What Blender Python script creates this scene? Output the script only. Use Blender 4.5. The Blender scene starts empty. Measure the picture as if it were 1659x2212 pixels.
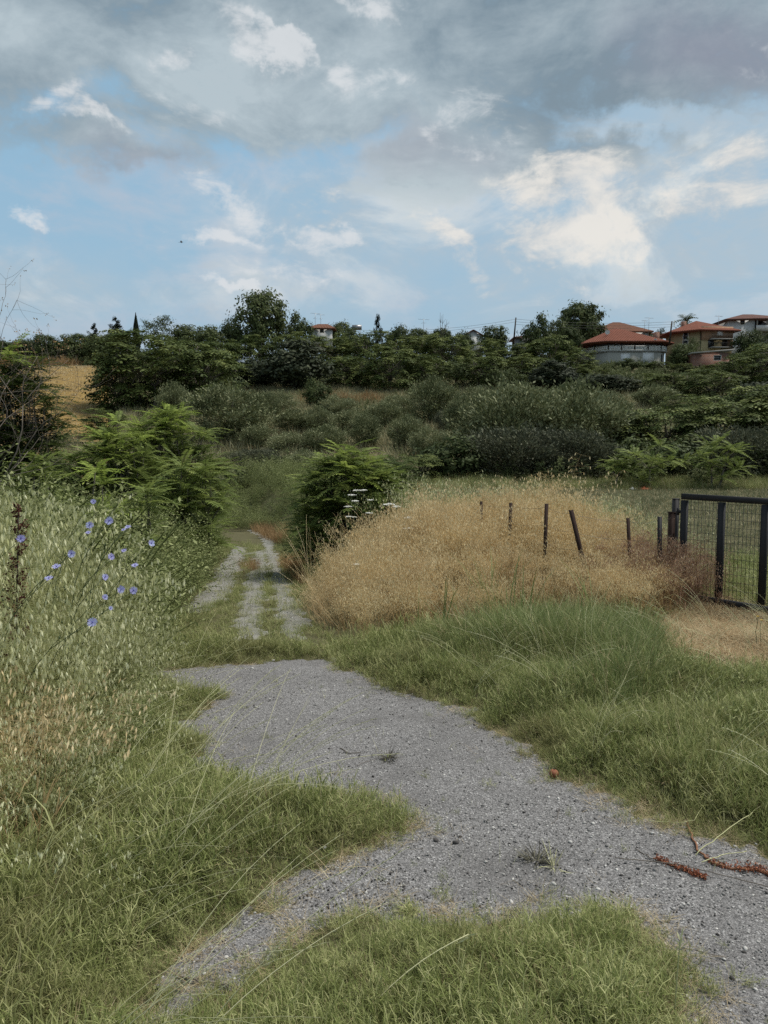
import bpy, math, random
import numpy as np
from math import radians, sin, cos, pi, atan2, sqrt
from mathutils import Matrix, Vector

random.seed(7)
RNG = np.random.default_rng(11)
sc = bpy.context.scene
COL = sc.collection

# ------------------------------------------------------------------ camera
PITCH = radians(4.8)
CAMZ = 1.65
F, CU, CV = 1661.0, 829.5, 1106.0            # focal length and centre for a 1659 x 2212 picture
cam = bpy.data.cameras.new('camera')
cam.sensor_fit = 'VERTICAL'
cam.sensor_height = 24.0
cam.lens = 24.0 * F / 2212.0
cam.clip_start = 0.05
cam.clip_end = 4000
camo = bpy.data.objects.new('camera', cam)
COL.objects.link(camo)
camo.location = (0, 0, CAMZ)
camo.rotation_euler = (pi / 2 - PITCH, 0, 0)
sc.camera = camo

# ------------------------------------------------------------------ render settings
sc.view_settings.view_transform = 'Standard'
sc.view_settings.look = 'None'
sc.view_settings.gamma = 1.0
EXPOSURE = 1.5
sc.view_settings.exposure = EXPOSURE
sc.view_settings.use_curve_mapping = False
sc.render.engine = 'CYCLES'
cy = sc.cycles
cy.max_bounces = 6
cy.diffuse_bounces = 3
cy.glossy_bounces = 2
cy.transmission_bounces = 4
cy.transparent_max_bounces = 6
cy.use_denoising = False
cy.use_adaptive_sampling = False
cy.sample_clamp_indirect = 4.0
cy.blur_glossy = 1.0

# ------------------------------------------------------------------ node helper
class X:
    """a socket with arithmetic; every operation adds a math node"""
    nt = None
    def __init__(s, sock): s.s = sock
    @staticmethod
    def math(op, *a, clamp=False):
        n = X.nt.nodes.new('ShaderNodeMath'); n.operation = op; n.use_clamp = clamp
        for i, v in enumerate(a):
            if isinstance(v, X): X.nt.links.new(v.s, n.inputs[i])
            else: n.inputs[i].default_value = v
        return X(n.outputs[0])
    def __add__(s, o): return X.math('ADD', s, o)
    __radd__ = __add__
    def __sub__(s, o): return X.math('SUBTRACT', s, o)
    def __rsub__(s, o): return X.math('SUBTRACT', o, s)
    def __mul__(s, o): return X.math('MULTIPLY', s, o)
    __rmul__ = __mul__
    def __truediv__(s, o): return X.math('DIVIDE', s, o)
    def mx(s, o): return X.math('MAXIMUM', s, o)
    def mn(s, o): return X.math('MINIMUM', s, o)
    def clamp(s): return X.math('ADD', s, 0.0, clamp=True)
    def ss(s, a, b):
        n = X.nt.nodes.new('ShaderNodeMapRange'); n.interpolation_type = 'SMOOTHSTEP'
        X.nt.links.new(s.s, n.inputs[0]); n.inputs[1].default_value = a; n.inputs[2].default_value = b
        if a > b:
            n.inputs[1].default_value = b; n.inputs[2].default_value = a
            n.inputs[3].default_value = 1; n.inputs[4].default_value = 0
        return X(n.outputs[0])

def node(t, **kw):
    n = X.nt.nodes.new(t)
    for k, v in kw.items(): setattr(n, k, v)
    return n
def setin(n, k, v):
    if isinstance(v, X): X.nt.links.new(v.s, n.inputs[k])
    elif hasattr(v, 'is_output'): X.nt.links.new(v, n.inputs[k])
    else: n.inputs[k].default_value = v
def rgb(c): return (c[0], c[1], c[2], 1.0)
def mixc(f, a, b, blend='MIX'):
    n = node('ShaderNodeMix', data_type='RGBA', blend_type=blend)
    setin(n, 0, f)
    for i, c in ((6, a), (7, b)):
        setin(n, i, rgb(c) if isinstance(c, tuple) else c)
    return n.outputs[2]
def noise(vec, scale, detail=4, rough=0.55, dist=0.0):
    n = node('ShaderNodeTexNoise')
    if vec is not None: setin(n, 'Vector', vec)
    n.inputs['Scale'].default_value = scale; n.inputs['Detail'].default_value = detail
    n.inputs['Roughness'].default_value = rough; n.inputs['Distortion'].default_value = dist
    return X(n.outputs[0])
def vmath(op, a, b=None):
    n = node('ShaderNodeVectorMath', operation=op)
    setin(n, 0, a)
    if b is not None: setin(n, 1 if op != 'SCALE' else 3, b)
    return n.outputs['Value'] if op in ('LENGTH', 'DOT_PRODUCT') else n.outputs[0]

# ------------------------------------------------------------------ sky (world)
SUN_EL, SUN_AZ = radians(62), radians(75)      # azimuth measured from +Y towards +X: high, ahead and to the right
world = bpy.data.worlds.new('World')
sc.world = world
world.use_nodes = True
nt = world.node_tree
nt.nodes.clear()
X.nt = nt
SKY_STRENGTH = 0.1
def azel(u, v):
    d = np.array([(u - CU) / F, cos(PITCH) + (CV - v) / F * sin(PITCH), -sin(PITCH) + (CV - v) / F * cos(PITCH)])
    d /= np.linalg.norm(d)
    return atan2(d[0], d[1]), math.asin(d[2])
def build_sky():
    tc = node('ShaderNodeTexCoord')
    dirn = vmath('NORMALIZE', tc.outputs['Generated'])
    sep = node('ShaderNodeSeparateXYZ'); setin(sep, 0, dirn)
    x, y, z = (X(sep.outputs[i]) for i in range(3))
    az = X.math('ARCTAN2', x, y)
    el = X.math('ARCSINE', z)
    zz = z.mx(0.0) + 0.16
    comb = node('ShaderNodeCombineXYZ'); setin(comb, 0, x / zz); setin(comb, 1, y / zz); setin(comb, 2, 0.0)
    q = comb.outputs[0]                                    # coordinates on a flat cloud layer
    fl = node('ShaderNodeMapping'); setin(fl, 0, dirn); fl.inputs['Scale'].default_value = (1.0, 1.0, 1.9); fl.inputs['Rotation'].default_value = (0, radians(9), 0)
    flat = fl.outputs[0]
    def con(n, k): return (n - 0.5) * k + 0.5
    n1 = con(noise(q, 0.75, 9, 0.56, 0.3), 1.7)
    n2 = con(noise(q, 1.9, 10, 0.62, 0.6), 1.7)
    n3 = con(noise(flat, 5.5, 10, 0.60, 0.5), 1.9)
    n4 = con(noise(flat, 17.0, 8, 0.64, 0.4), 1.8)
    # warped azimuth / elevation: cloud shapes with torn edges
    w1 = node('ShaderNodeTexNoise'); setin(w1, 'Vector', dirn); w1.inputs['Scale'].default_value = 5.5; w1.inputs['Detail'].default_value = 7; w1.inputs['Roughness'].default_value = 0.6
    cm = node('ShaderNodeCombineXYZ'); setin(cm, 0, az); setin(cm, 1, el); setin(cm, 2, 0.0)
    off = vmath('SCALE', vmath('SUBTRACT', w1.outputs['Color'], (0.5, 0.5, 0.5)), 0.22)
    mk = node('ShaderNodeVectorMath', operation='MULTIPLY'); setin(mk, 0, off); mk.inputs[1].default_value = (1.3, 0.75, 0)
    P = vmath('ADD', cm.outputs[0], mk.outputs[0])
    def blob(u, v, ru, rv, rot=0.0, soft=0.0):
        a, e = azel(u, v)
        m = node('ShaderNodeMapping', vector_type='TEXTURE')
        setin(m, 0, P)
        m.inputs['Location'].default_value = (a, e, 0)
        m.inputs['Rotation'].default_value = (0, 0, -radians(rot))
        m.inputs['Scale'].default_value = (ru / F, rv / F, 1)
        return X(vmath('LENGTH', m.outputs[0])).ss(1.0, soft)
    def blobs(lst):
        r = None
        for b in lst:
            k = b[-1]; t = blob(*b[:-1]) * k
            r = t if r is None else r.mx(t)
        return r
    ns = node('ShaderNodeTexSky', sky_type='NISHITA')
    ns.sun_disc = False
    ns.sun_elevation = SUN_EL
    ns.sun_rotation = SUN_AZ
    ns.air_density = 1.0; ns.dust_density = 2.0; ns.ozone_density = 1.5
    k = 1.0 / SKY_STRENGTH / 2 ** EXPOSURE
    def c(r, g, b): return (r * k, g * k, b * k)
    # clear air, thinned towards a pale horizon
    col = mixc(0.88, ns.outputs[0], c(0.26, 0.45, 0.59))
    col = mixc(el.ss(0.42, 0.05) * 0.6, col, c(0.36, 0.50, 0.61))
    col = mixc(el.ss(0.20, 0.02) * 0.85, col, c(0.43, 0.50, 0.56))
    # thin veil everywhere
    veil = ((n1 - .5) * .6 + (n3 - 0.5) * 0.9 + (n4 - .5) * .35 + .5).ss(0.30, 0.85)
    col = mixc(veil * 0.8, col, c(0.47, 0.53, 0.62))
    # whitish air to the right and low cloud banks on the left
    pale = blobs([(1560, 420, 860, 330, 0, 1.15), (1250, 520, 640, 260, 0, 1.0), (90, 630, 380, 100, -6, .95), (440, 660, 300, 70, 0, .7),
                  (820, 480, 520, 210, -10, 1.0), (700, 620, 520, 110, 0, .7), (950, 350, 360, 90, 0, .7)])
    col = mixc((pale * (0.74 + (n2 - 0.5) * 0.5 + (n3 - 0.5) * 1.1 + (n4 - 0.5) * 0.6)).clamp(), col, mixc(n3.ss(.36, .64), c(0.47, 0.54, 0.59), c(0.64, 0.70, 0.725)))
    # grey deck overhead
    deck = el.ss(0.27, 0.40)
    dk = blobs([(120, 130, 560, 280, 0, 1.), (700, 60, 700, 270, 0, 1.), (1250, 150, 560, 230, 12, 1.), (1560, 60, 420, 230, 20, 1.),
                (330, 330, 420, 110, -10, .8), (230, 410, 190, 60, 0, .6), (880, 405, 160, 40, 6, .6), (1090, 300, 300, 120, 20, .95),
                (860, 250, 300, 60, 0, .6), (640, 380, 90, 50, 0, .5)])
    gap = blobs([(330, 440, 560, 90, 0, .55), (800, 300, 300, 60, -8, .55), (600, 350, 280, 70, 0, .55), (1450, 280, 330, 52, 16, .9), (170, 225, 210, 80, -5, .65), (330, 320, 200, 50, 10, .5), (1640, 300, 260, 120, 0, .7), (870, 215, 110, 40, 0, .45), (400, 250, 160, 50, 0, .35)])
    dm = ((deck.mx(dk)) * 1.25 - gap * 1.15 + (n2 - 0.5) * 0.9 + (n3 - 0.5) * 1.5 + (n4 - 0.5) * 0.6).ss(0.08, 1.0)
    light = blobs([(150, 110, 560, 200, 0, .6), (520, 190, 480, 170, 20, .8), (980, 190, 260, 120, 0, .5), (760, 200, 240, 90, 0, .7)])
    dark = blobs([(1280, 200, 460, 190, 18, 1.), (1150, 60, 480, 140, 0, .8), (1560, 130, 260, 180, 30, .6), (60, 230, 190, 120, 0, .5), (620, 40, 240, 90, 0, .4), (300, 380, 200, 60, 0, .5)])
    shade = ((n1 - 0.5) * 0.9 + (n2 - 0.5) * 0.9 + (n3 - 0.5) * 1.35 + (n4 - 0.5) * 0.5 + 0.46 + light * 0.30 - dark * 0.36).clamp()
    dcol = mixc(shade, c(0.205, 0.27, 0.32), c(0.47, 0.555, 0.60))
    pink = blobs([(1540, 110, 260, 130, 25, .8), (300, 400, 260, 80, 0, .6), (900, 330, 260, 90, 0, .5)])
    dcol = mixc(pink * 0.7, dcol, c(0.31, 0.305, 0.375))
    col = mixc(dm * 0.92, col, dcol)
    # sunlit heaps and torn white wisps
    wht = blobs([(1210, 385, 260, 120, -6, 1.), (1180, 475, 230, 100, 8, 1.), (1300, 470, 80, 110, 0, .8), (1190, 535, 190, 50, 0, .85), (680, 445, 120, 60, 15, .85),
                 (950, 520, 150, 44, 8, .9), (990, 578, 170, 66, 25, .95), (1590, 415, 240, 110, -8, .95), (1440, 420, 80, 60, 30, .85), (1570, 345, 200, 70, -10, .75),
                 (1210, 610, 90, 34, 10, .6)])
    wisp = blobs([(590, 115, 120, 36, 42, 1.), (500, 65, 120, 60, 35, .75), (790, 30, 170, 40, 8, .65), (190, 285, 140, 36, 14, .85),
                 (80, 215, 120, 40, 0, .75), (250, 212, 140, 36, 0, .55), (330, 118, 90, 40, 0, .55), (820, 185, 120, 50, -10, .55), (720, 190, 90, 50, 0, .5), (30, 480, 100, 28, 0, .8),
                 (700, 510, 140, 36, 22, .8), (500, 525, 170, 26, 0, .7), (560, 470, 220, 60, 20, .7), (480, 632, 130, 24, 18, .8), (1050, 215, 110, 90, 0, .6),
                 (1270, 170, 70, 100, 10, .45), (1640, 100, 160, 80, -20, .6), (960, 305, 90, 50, 0, .6), (400, 270, 200, 40, 0, .5), (600, 600, 180, 40, 0, .5)])
    wm = (wht * 1.3 + (n4 - 0.5) * 1.2 + (n3 - 0.5) * 1.7 - 0.25).ss(0.12, 1.1)
    wcol = mixc(((n3 - 0.5) * 2.6 + 0.5 + (n4 - 0.5) * 1.4).clamp(), c(0.60, 0.62, 0.63), c(0.86, 0.82, 0.76))
    col = mixc(wm * wht.ss(0.0, 0.35) * 0.80, col, wcol)
    vm = (wisp * 1.1 + (n4 - 0.5) * 1.5 + (n3 - 0.5) * 1.3 - 0.16).ss(0.05, 0.95)
    col = mixc(vm * wisp.ss(0.0, 0.4) * 0.74, col, c(0.74, 0.76, 0.78))
    # haze right at the horizon
    col = mixc(el.ss(0.05, -0.02), col, c(0.42, 0.48, 0.53))
    bg = node('ShaderNodeBackground')
    setin(bg, 0, col)
    bg.inputs[1].default_value = SKY_STRENGTH
    out = node('ShaderNodeOutputWorld')
    nt.links.new(bg.outputs[0], out.inputs[0])
build_sky()

sun = bpy.data.lights.new('sun', 'SUN')
sun.energy = 1.5
sun.angle = radians(24)
sun.color = (1.0, 0.95, 0.87)
suno = bpy.data.objects.new('sun', sun)
COL.objects.link(suno)
sd = Vector((sin(SUN_AZ) * cos(SUN_EL), cos(SUN_AZ) * cos(SUN_EL), sin(SUN_EL)))
suno.rotation_euler = sd.to_track_quat('Z', 'Y').to_euler()
suno.location = (0, 0, 60)

# ------------------------------------------------------------------ terrain
def sstep(t):
    t = np.clip(t, 0, 1)
    return t * t * (3 - 2 * t)
def trackx(y): return np.interp(y, [0, 7, 10.5, 16, 21, 34, 45], [-.2, -1.3, -1.83, -2.6, -3.5, -6.5, -11])
def zbase(x, y):
    x = np.asarray(x, float); y = np.asarray(y, float)
    tr = np.interp(y, [-40, 0, 7, 14, 22, 34, 44], [2.0, 0, -.42, -.95, -1.5, -2.0, -1.6])
    fl = np.interp(y, [-40, 0, 6, 9, 42], [2.0, 0, -.36, -.5, -.55])
    xt = trackx(y)
    s = sstep((x - xt - 1.0) / 2.2)
    b = tr * (1 - s) + fl * s
    b = b + 0.22 * sstep((xt - 1.1 - x) / 1.5) * np.interp(y, [0, 2, 20, 30], [0.3, 1, 1, 0])
    b = b + 0.30 * np.exp(-(((x - 1.7) / 2.4) ** 2 + ((y - 12.3) / 2.2) ** 2))
    far = sstep((y - 42) / 12)
    b = b * (1 - far) + (-1.2) * far
    h = np.interp(y, [40, 47, 60, 150, 165, 230, 420, 1600], [0, .55, 2.95, 18.6, 20.2, 22.0, 15.0, -25.0])
    b = b + h + 2.3 * sstep((-26 - x) / 16) * np.interp(y, [48, 110, 160, 240], [0, 1, 1, 0])
    b = b + 0.5 * np.sin(x * 0.07 + 1.3) * np.sin(y * 0.06) * sstep((y - 50) / 40)
    b = b + 0.012 * np.sin(x * 3.1 + np.sin(y * 2.3)) * np.sin(y * 2.7 + 1.1)
    return b
def ray(u, v):
    a, b = (u - CU) / F, (CV - v) / F
    return np.array([a, cos(PITCH) + b * sin(PITCH), -sin(PITCH) + b * cos(PITCH)])
def at(u, v, Y):
    """the point seen at picture place (u, v) that stands Y metres ahead"""
    d = ray(u, v); t = Y / d[1]
    return np.array([d[0] * t, Y, CAMZ + d[2] * t])
def hit(u, v):
    d = ray(u, v)
    t = np.arange(0.8, 220, 0.01 if v > 1250 else 0.05)
    p = d[None, :] * t[:, None]; p[:, 2] += CAMZ
    g = zbase(p[:, 0], p[:, 1])
    i = np.argmax(p[:, 2] <= g)
    return p[i]
def poly(pts): return np.array([hit(u, v)[:2] for u, v in pts])
def inside(P, x, y):
    n = len(P); r = np.zeros(x.shape, bool); j = n - 1
    for i in range(n):
        xi, yi = P[i]; xj, yj = P[j]
        if yi != yj:
            c = ((yi > y) != (yj > y)) & (x < (xj - xi) * (y - yi) / (yj - yi) + xi)
            r ^= c
        j = i
    return r
def sdist(P, x, y):
    """signed distance to a polygon, positive outside"""
    d = np.full(x.shape, 1e9)
    for i in range(len(P)):
        a = P[i]; b = P[(i + 1) % len(P)]
        ab = b - a; L = (ab ** 2).sum() + 1e-12
        t = np.clip(((x - a[0]) * ab[0] + (y - a[1]) * ab[1]) / L, 0, 1)
        d = np.minimum(d, np.hypot(x - a[0] - t * ab[0], y - a[1] - t * ab[1]))
    return np.where(inside(P, x, y), -d, d)

GRAVEL = [poly([(330, 1455), (420, 1447), (560, 1434), (640, 1428), (720, 1425), (735, 1448), (800, 1465), (870, 1500), (1000, 1530), (1030, 1560), (1100, 1600), (1150, 1640),
                (1215, 1680), (1300, 1720), (1380, 1762), (1480, 1792), (1560, 1820), (1659, 1860), (1850, 1930), (2100, 2080), (2250, 2400), (1600, 2500), (1545, 2212), (1480, 2120),
                (1440, 2060), (1380, 2003), (1290, 1985), (1150, 1978), (1000, 1995), (870, 1990), (700, 2003), (640, 2012), (600, 2030), (560, 2080), (520, 2140), (420, 2180), (345, 2180), (375, 2075),
                (480, 2020), (560, 1990), (600, 1985), (590, 1940), (680, 1893), (790, 1855), (830, 1835), (905, 1797), (870, 1772), (760, 1728), (640, 1722), (560, 1730), (490, 1702),
                (400, 1668), (370, 1642), (440, 1632), (430, 1602), (350, 1582), (430, 1558), (450, 1522), (490, 1502), (350, 1492)])]
RUTS = [poly(p) for p in (
    [(505, 1178), (532, 1183), (528, 1215), (505, 1260), (485, 1300), (425, 1325), (395, 1318), (440, 1270), (470, 1222)],
    [(546, 1190), (574, 1195), (576, 1240), (568, 1300), (562, 1392), (508, 1392), (518, 1320), (533, 1250)],
    [(552, 1148), (586, 1156), (602, 1210), (628, 1270), (662, 1350), (640, 1388), (600, 1340), (588, 1260), (578, 1200)],
    [(498, 1124), (524, 1128), (590, 1156), (560, 1160), (520, 1140)])]
def gdist(x, y):
    wob = 0.045 * np.sin(x * 7 + 2 * np.sin(y * 5)) + 0.035 * np.sin(y * 17 + x * 11 + 1.5 * np.sin(x * 23)) + 0.022 * np.sin(x * 31 - y * 27)
    return sdist(GRAVEL[0], x, y) + wob
def rdist(x, y):
    wob = 0.05 * np.sin(x * 7 + 2 * np.sin(y * 5)) + 0.03 * np.sin(y * 13)
    d = np.full(np.shape(x), 1e9)
    for p in RUTS: d = np.minimum(d, sdist(p, x, y))
    return d + wob
def zg(x, y):
    """ground height, the grass standing a little proud of the gravel"""
    x = np.asarray(x, float); y = np.asarray(y, float)
    z = zbase(x, y)
    near = (y > 0.8) & (y < 9) & (np.abs(x) < 9)
    if near.any():
        xa, ya = np.atleast_1d(x)[np.atleast_1d(near)], np.atleast_1d(y)[np.atleast_1d(near)]
        g = gdist(xa, ya)
        b = (sstep(g / 0.45) * 0.075 + sstep(g / .8) * .07 * (np.sin(xa * 2.6 + 1.4 * np.sin(ya * 1.9)) * np.cos(ya * 3.1 + xa) + .3)) * np.interp(ya, [0.8, 1.5, 7, 9], [0, 1, 1, 0])
        if z.ndim == 0: z = z + b[0]
        else: z[near] += b
    return z

# ------------------------------------------------------------------ mesh collector
class Geo:
    def __init__(s): s.V = []; s.T = []; s.F = []; s.n = 0
    def add(s, V, Fs, tone=0.5, mat=0):
        V = np.asarray(V, np.float32).reshape(-1, 3)
        s.V.append(V)
        s.T.append(np.broadcast_to(np.asarray(tone, np.float32), (len(V),)).copy())
        for f in (Fs if isinstance(Fs, list) else [Fs]):
            s.F.append((np.asarray(f, np.int64) + s.n, mat))
        s.n += len(V)
    def quads(s, Q, tone=0.5, mat=0):
        Q = np.asarray(Q, np.float32); N = len(Q)
        t = np.repeat(np.broadcast_to(np.asarray(tone, np.float32), (N,)), 4)
        s.add(Q.reshape(-1, 3), np.arange(4 * N).reshape(N, 4), t, mat)
    def box(s, c, d, rz=0.0, mat=0, R=None):
        hx, hy, hz = d[0] / 2, d[1] / 2, d[2] / 2
        V = np.array([[sx * hx, sy * hy, sz * hz] for sz in (-1, 1) for sy in (-1, 1) for sx in (-1, 1)])
        M = np.array([[cos(rz), -sin(rz), 0], [sin(rz), cos(rz), 0], [0, 0, 1]]) if R is None else R
        s.add(V @ M.T + np.asarray(c), np.array([[0, 2, 3, 1], [4, 5, 7, 6], [0, 1, 5, 4], [2, 6, 7, 3], [0, 4, 6, 2], [1, 3, 7, 5]]), 0.5, mat)
    def bar(s, a, b, w, h=None, mat=0):
        """square bar from a to b"""
        a = np.asarray(a, float); b = np.asarray(b, float)
        d = b - a; L = np.linalg.norm(d); d = d / L
        up = np.array([0, 0, 1.0]) if abs(d[2]) < 0.95 else np.array([0, 1.0, 0])
        sx = np.cross(up, d); sx /= np.linalg.norm(sx); sz = np.cross(d, sx)
        s.box((a + b) / 2, (w, L, h or w), mat=mat, R=np.stack([sx, d, sz], 1))
    def tube(s, pts, rad, sides=6, tone=0.5, mat=0, cap=True):
        pts = np.asarray(pts, float); n = len(pts)
        rad = np.broadcast_to(np.asarray(rad, float), (n,))
        d = np.gradient(pts, axis=0); d /= np.linalg.norm(d, axis=1)[:, None] + 1e-9
        ref = np.array([0.3, 1, 0.1]) if abs(d[0][1]) < 0.8 else np.array([1, 0.2, 0.1])
        a = np.cross(d, ref); a /= np.linalg.norm(a, axis=1)[:, None]; b = np.cross(d, a)
        th = np.arange(sides) * 2 * pi / sides
        ring = pts[:, None, :] + rad[:, None, None] * (a[:, None, :] * np.cos(th)[None, :, None] + b[:, None, :] * np.sin(th)[None, :, None])
        i = np.arange(n - 1)[:, None] * sides; k = np.arange(sides)[None, :]; k2 = (k + 1) % sides
        q = np.stack([i + k, i + k2, i + sides + k2, i + sides + k], -1).reshape(-1, 4)
        fs = [q]
        if cap: fs += [np.arange(sides)[None, ::-1], (np.arange(sides) + (n - 1) * sides)[None, :]]
        s.add(ring.reshape(-1, 3), fs, tone, mat)
    def blades(s, base, az, tilt, bend, length, width, tone, mat=0):
        """N curved grass blades of three segments"""
        base = np.asarray(base, float); N = len(base)
        az, tilt, bend, length, width = (np.broadcast_to(np.asarray(q, float), (N,)) for q in (az, tilt, bend, length, width))
        h = np.stack([np.cos(az), np.sin(az), np.zeros(N)], 1); sd_ = np.stack([-np.sin(az), np.cos(az), np.zeros(N)], 1)
        tw = RNG.uniform(-.7, .7, N)[:, None]
        p = base; V = []; a = tilt
        for i in range(4):
            w = (width * (1.0, .9, .62, 0)[i] / 2)[:, None]
            sdir = sd_ * np.cos(tw * i / 3) + h * np.sin(tw * i / 3)
            V += [p - sdir * w, p + sdir * w] if i < 3 else [p]
            st = (length / 3)[:, None]
            p = p + st * (h * np.sin(a)[:, None] + np.array([0, 0, 1.0]) * np.cos(a)[:, None])
            a = a + bend / 2
        V = np.stack(V, 1)
        o = np.arange(N)[:, None] * 7
        q = np.concatenate([o + np.array([[0, 1, 3, 2]]), o + np.array([[2, 3, 5, 4]])]); t = o + np.array([[4, 5, 6]])
        s.add(V.reshape(-1, 3), [q, t], np.repeat(np.broadcast_to(tone, (N,)), 7), mat)
    def mesh(s, name, mats, smooth=False):
        me = bpy.data.meshes.new(name)
        V = np.concatenate(s.V)
        me.vertices.add(len(V)); me.vertices.foreach_set('co', V.ravel())
        li = np.concatenate([f.ravel() for f, m in s.F]); cnt = np.concatenate([np.full(len(f), f.shape[1]) for f, m in s.F])
        mi = np.concatenate([np.full(len(f), m) for f, m in s.F])
        me.loops.add(len(li)); me.loops.foreach_set('vertex_index', li.astype(np.int32))
        me.polygons.add(len(cnt)); me.polygons.foreach_set('loop_start', np.concatenate([[0], np.cumsum(cnt)[:-1]]).astype(np.int32))
        me.polygons.foreach_set('material_index', mi.astype(np.int32))
        if smooth: me.polygons.foreach_set('use_smooth', np.ones(len(cnt), bool))
        at_ = me.attributes.new('tone', 'FLOAT', 'POINT'); at_.data.foreach_set('value', np.concatenate(s.T))
        for m in (mats if isinstance(mats, (list, tuple)) else [mats]): me.materials.append(m)
        me.update(calc_edges=True)
        return me

def link(name, data, parent=None, label=None, cat=None, group=None, kind=None, loc=None, rz=None):
    o = bpy.data.objects.new(name, data)
    COL.objects.link(o)
    if parent is not None: o.parent = parent
    if label: o['label'] = label
    if cat: o['category'] = cat
    if group: o['group'] = group
    if kind: o['kind'] = kind
    if loc is not None: o.location = [float(q) for q in loc]
    if rz is not None: o.rotation_euler = (0, 0, rz)
    return o
def thing(name, label, cat, loc, rz=0.0, group=None): return link(name, None, None, label, cat, group, None, loc, rz)

# ------------------------------------------------------------------ materials
def mat(name, build):
    m = bpy.data.materials.new(name); m.use_nodes = True
    X.nt = m.node_tree; X.nt.nodes.clear()
    sh = build()
    out = node('ShaderNodeOutputMaterial'); X.nt.links.new(sh, out.inputs[0])
    return m
def principled(col, rough=0.7, spec=0.3, metal=0.0, bump=None, bstr=0.3, bdist=0.01):
    p = node('ShaderNodeBsdfPrincipled')
    setin(p, 'Base Color', rgb(col) if isinstance(col, tuple) else col)
    setin(p, 'Roughness', rough); p.inputs['Specular IOR Level'].default_value = spec; p.inputs['Metallic'].default_value = metal
    if bump is not None:
        b = node('ShaderNodeBump'); setin(b, 'Height', bump); b.inputs['Strength'].default_value = bstr; b.inputs['Distance'].default_value = bdist
        X.nt.links.new(b.outputs[0], p.inputs['Normal'])
    return p.outputs[0]
def pos(): return node('ShaderNodeNewGeometry').outputs['Position']
def ocoord(): return node('ShaderNodeTexCoord').outputs['Object']
def ramp(f, stops):
    r = node('ShaderNodeValToRGB')
    while len(r.color_ramp.elements) < len(stops): r.color_ramp.elements.new(0.5)
    for e, (p, c) in zip(r.color_ramp.elements, stops): e.position = p; e.color = rgb(c)
    setin(r, 0, f)
    return r.outputs[0]
def leafmat(name, c0, c1, c2, trans=0.28, patch=0.0, patchcol=(.2, .15, .08), pscale=0.6, rough=0.6, vary=0.25, spec=0.12):
    """leaf colours from each leaf's own tone, a little variation from plant to plant"""
    def b():
        a = node('ShaderNodeAttribute', attribute_name='tone')
        oi = node('ShaderNodeObjectInfo')
        t = (X(a.outputs['Fac']) + (X(oi.outputs['Random']) - 0.5) * vary).clamp()
        col = ramp(t, [(0.0, c0), (0.5, c1), (1.0, c2)])
        if patch:
            n = noise(pos(), pscale, 3, 0.6)
            col = mixc(n.ss(0.5, 0.68) * patch, col, patchcol)
        d = node('ShaderNodeBsdfPrincipled'); X.nt.links.new(col, d.inputs['Base Color'])
        d.inputs['Roughness'].default_value = rough; d.inputs['Specular IOR Level'].default_value = spec
        tr = node('ShaderNodeBsdfTranslucent'); X.nt.links.new(col, tr.inputs[0])
        mx = node('ShaderNodeMixShader'); mx.inputs[0].default_value = trans
        X.nt.links.new(d.outputs[0], mx.inputs[1]); X.nt.links.new(tr.outputs[0], mx.inputs[2])
        return mx.outputs[0]
    return mat(name, b)
def plain(name, c, rough=0.7, spec=0.3, metal=0.0, var=0.25, scale=6.0, bstr=0.0):
    def b():
        n = noise(ocoord(), scale, 5, 0.6)
        col = mixc(n, tuple(q * (1 - var) for q in c), tuple(min(1, q * (1 + var)) for q in c))
        return principled(col, rough, spec, metal, n if bstr else None, bstr or 0.1)
    return mat(name, b)

M = {}
M['grass'] = leafmat('grass_blade', (.090, .120, .034), (.205, .240, .078), (.48, .48, .24), patch=.45, patchcol=(.19, .165, .075), pscale=1.1, vary=.5)
M['bank'] = leafmat('bank_grass_blade', (.080, .115, .036), (.160, .205, .070), (.32, .35, .16), patch=.6, patchcol=(.24, .235, .10), pscale=1.3, vary=.62)
M['meadow'] = leafmat('meadow_blade', (.075, .092, .044), (.130, .148, .076), (.29, .29, .18), patch=.5, patchcol=(.13, .125, .07), pscale=.35)
M['straw'] = leafmat('straw_stem', (.25, .185, .10), (.43, .345, .20), (.61, .53, .35), trans=.15)
M['dryoat'] = leafmat('dry_oat', (.34, .235, .11), (.70, .55, .305), (.89, .77, .51), trans=.3, patch=.35, patchcol=(.48, .36, .22), pscale=1.4)
M['pinkoat'] = leafmat('brownish_oat', (.20, .115, .075), (.38, .24, .16), (.58, .43, .32), trans=.2)
M['greenoat'] = leafmat('green_oat', (.15, .165, .055), (.47, .48, .235), (.80, .79, .54), trans=.3)
M['palestem'] = leafmat('pale_stalk', (.30, .30, .15), (.50, .50, .27), (.66, .64, .42), trans=.15)
M['browngrass'] = leafmat('brown_grass', (.16, .095, .045), (.30, .19, .09), (.46, .33, .18), trans=.2)
M['bramble'] = leafmat('bramble_leaf', (.085, .110, .034), (.180, .210, .075), (.35, .37, .18), trans=.25)
M['scrub'] = leafmat('scrub_leaf', (.055, .075, .028), (.115, .140, .058), (.23, .25, .12), patch=.4, patchcol=(.15, .14, .085), pscale=.09)
M['frond_far'] = leafmat('ailanthus_far_leaf', (.042, .066, .016), (.105, .132, .040), (.23, .26, .085), trans=.22)
M['hay'] = leafmat('pale_hay', (.19, .19, .105), (.34, .33, .19), (.54, .51, .33), trans=.2, patch=.5, patchcol=(.15, .17, .075), pscale=.07)
M['frond_dark'] = leafmat('deep_green_ailanthus_leaf', (.030, .048, .014), (.062, .088, .026), (.14, .175, .050), trans=.25)
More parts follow.
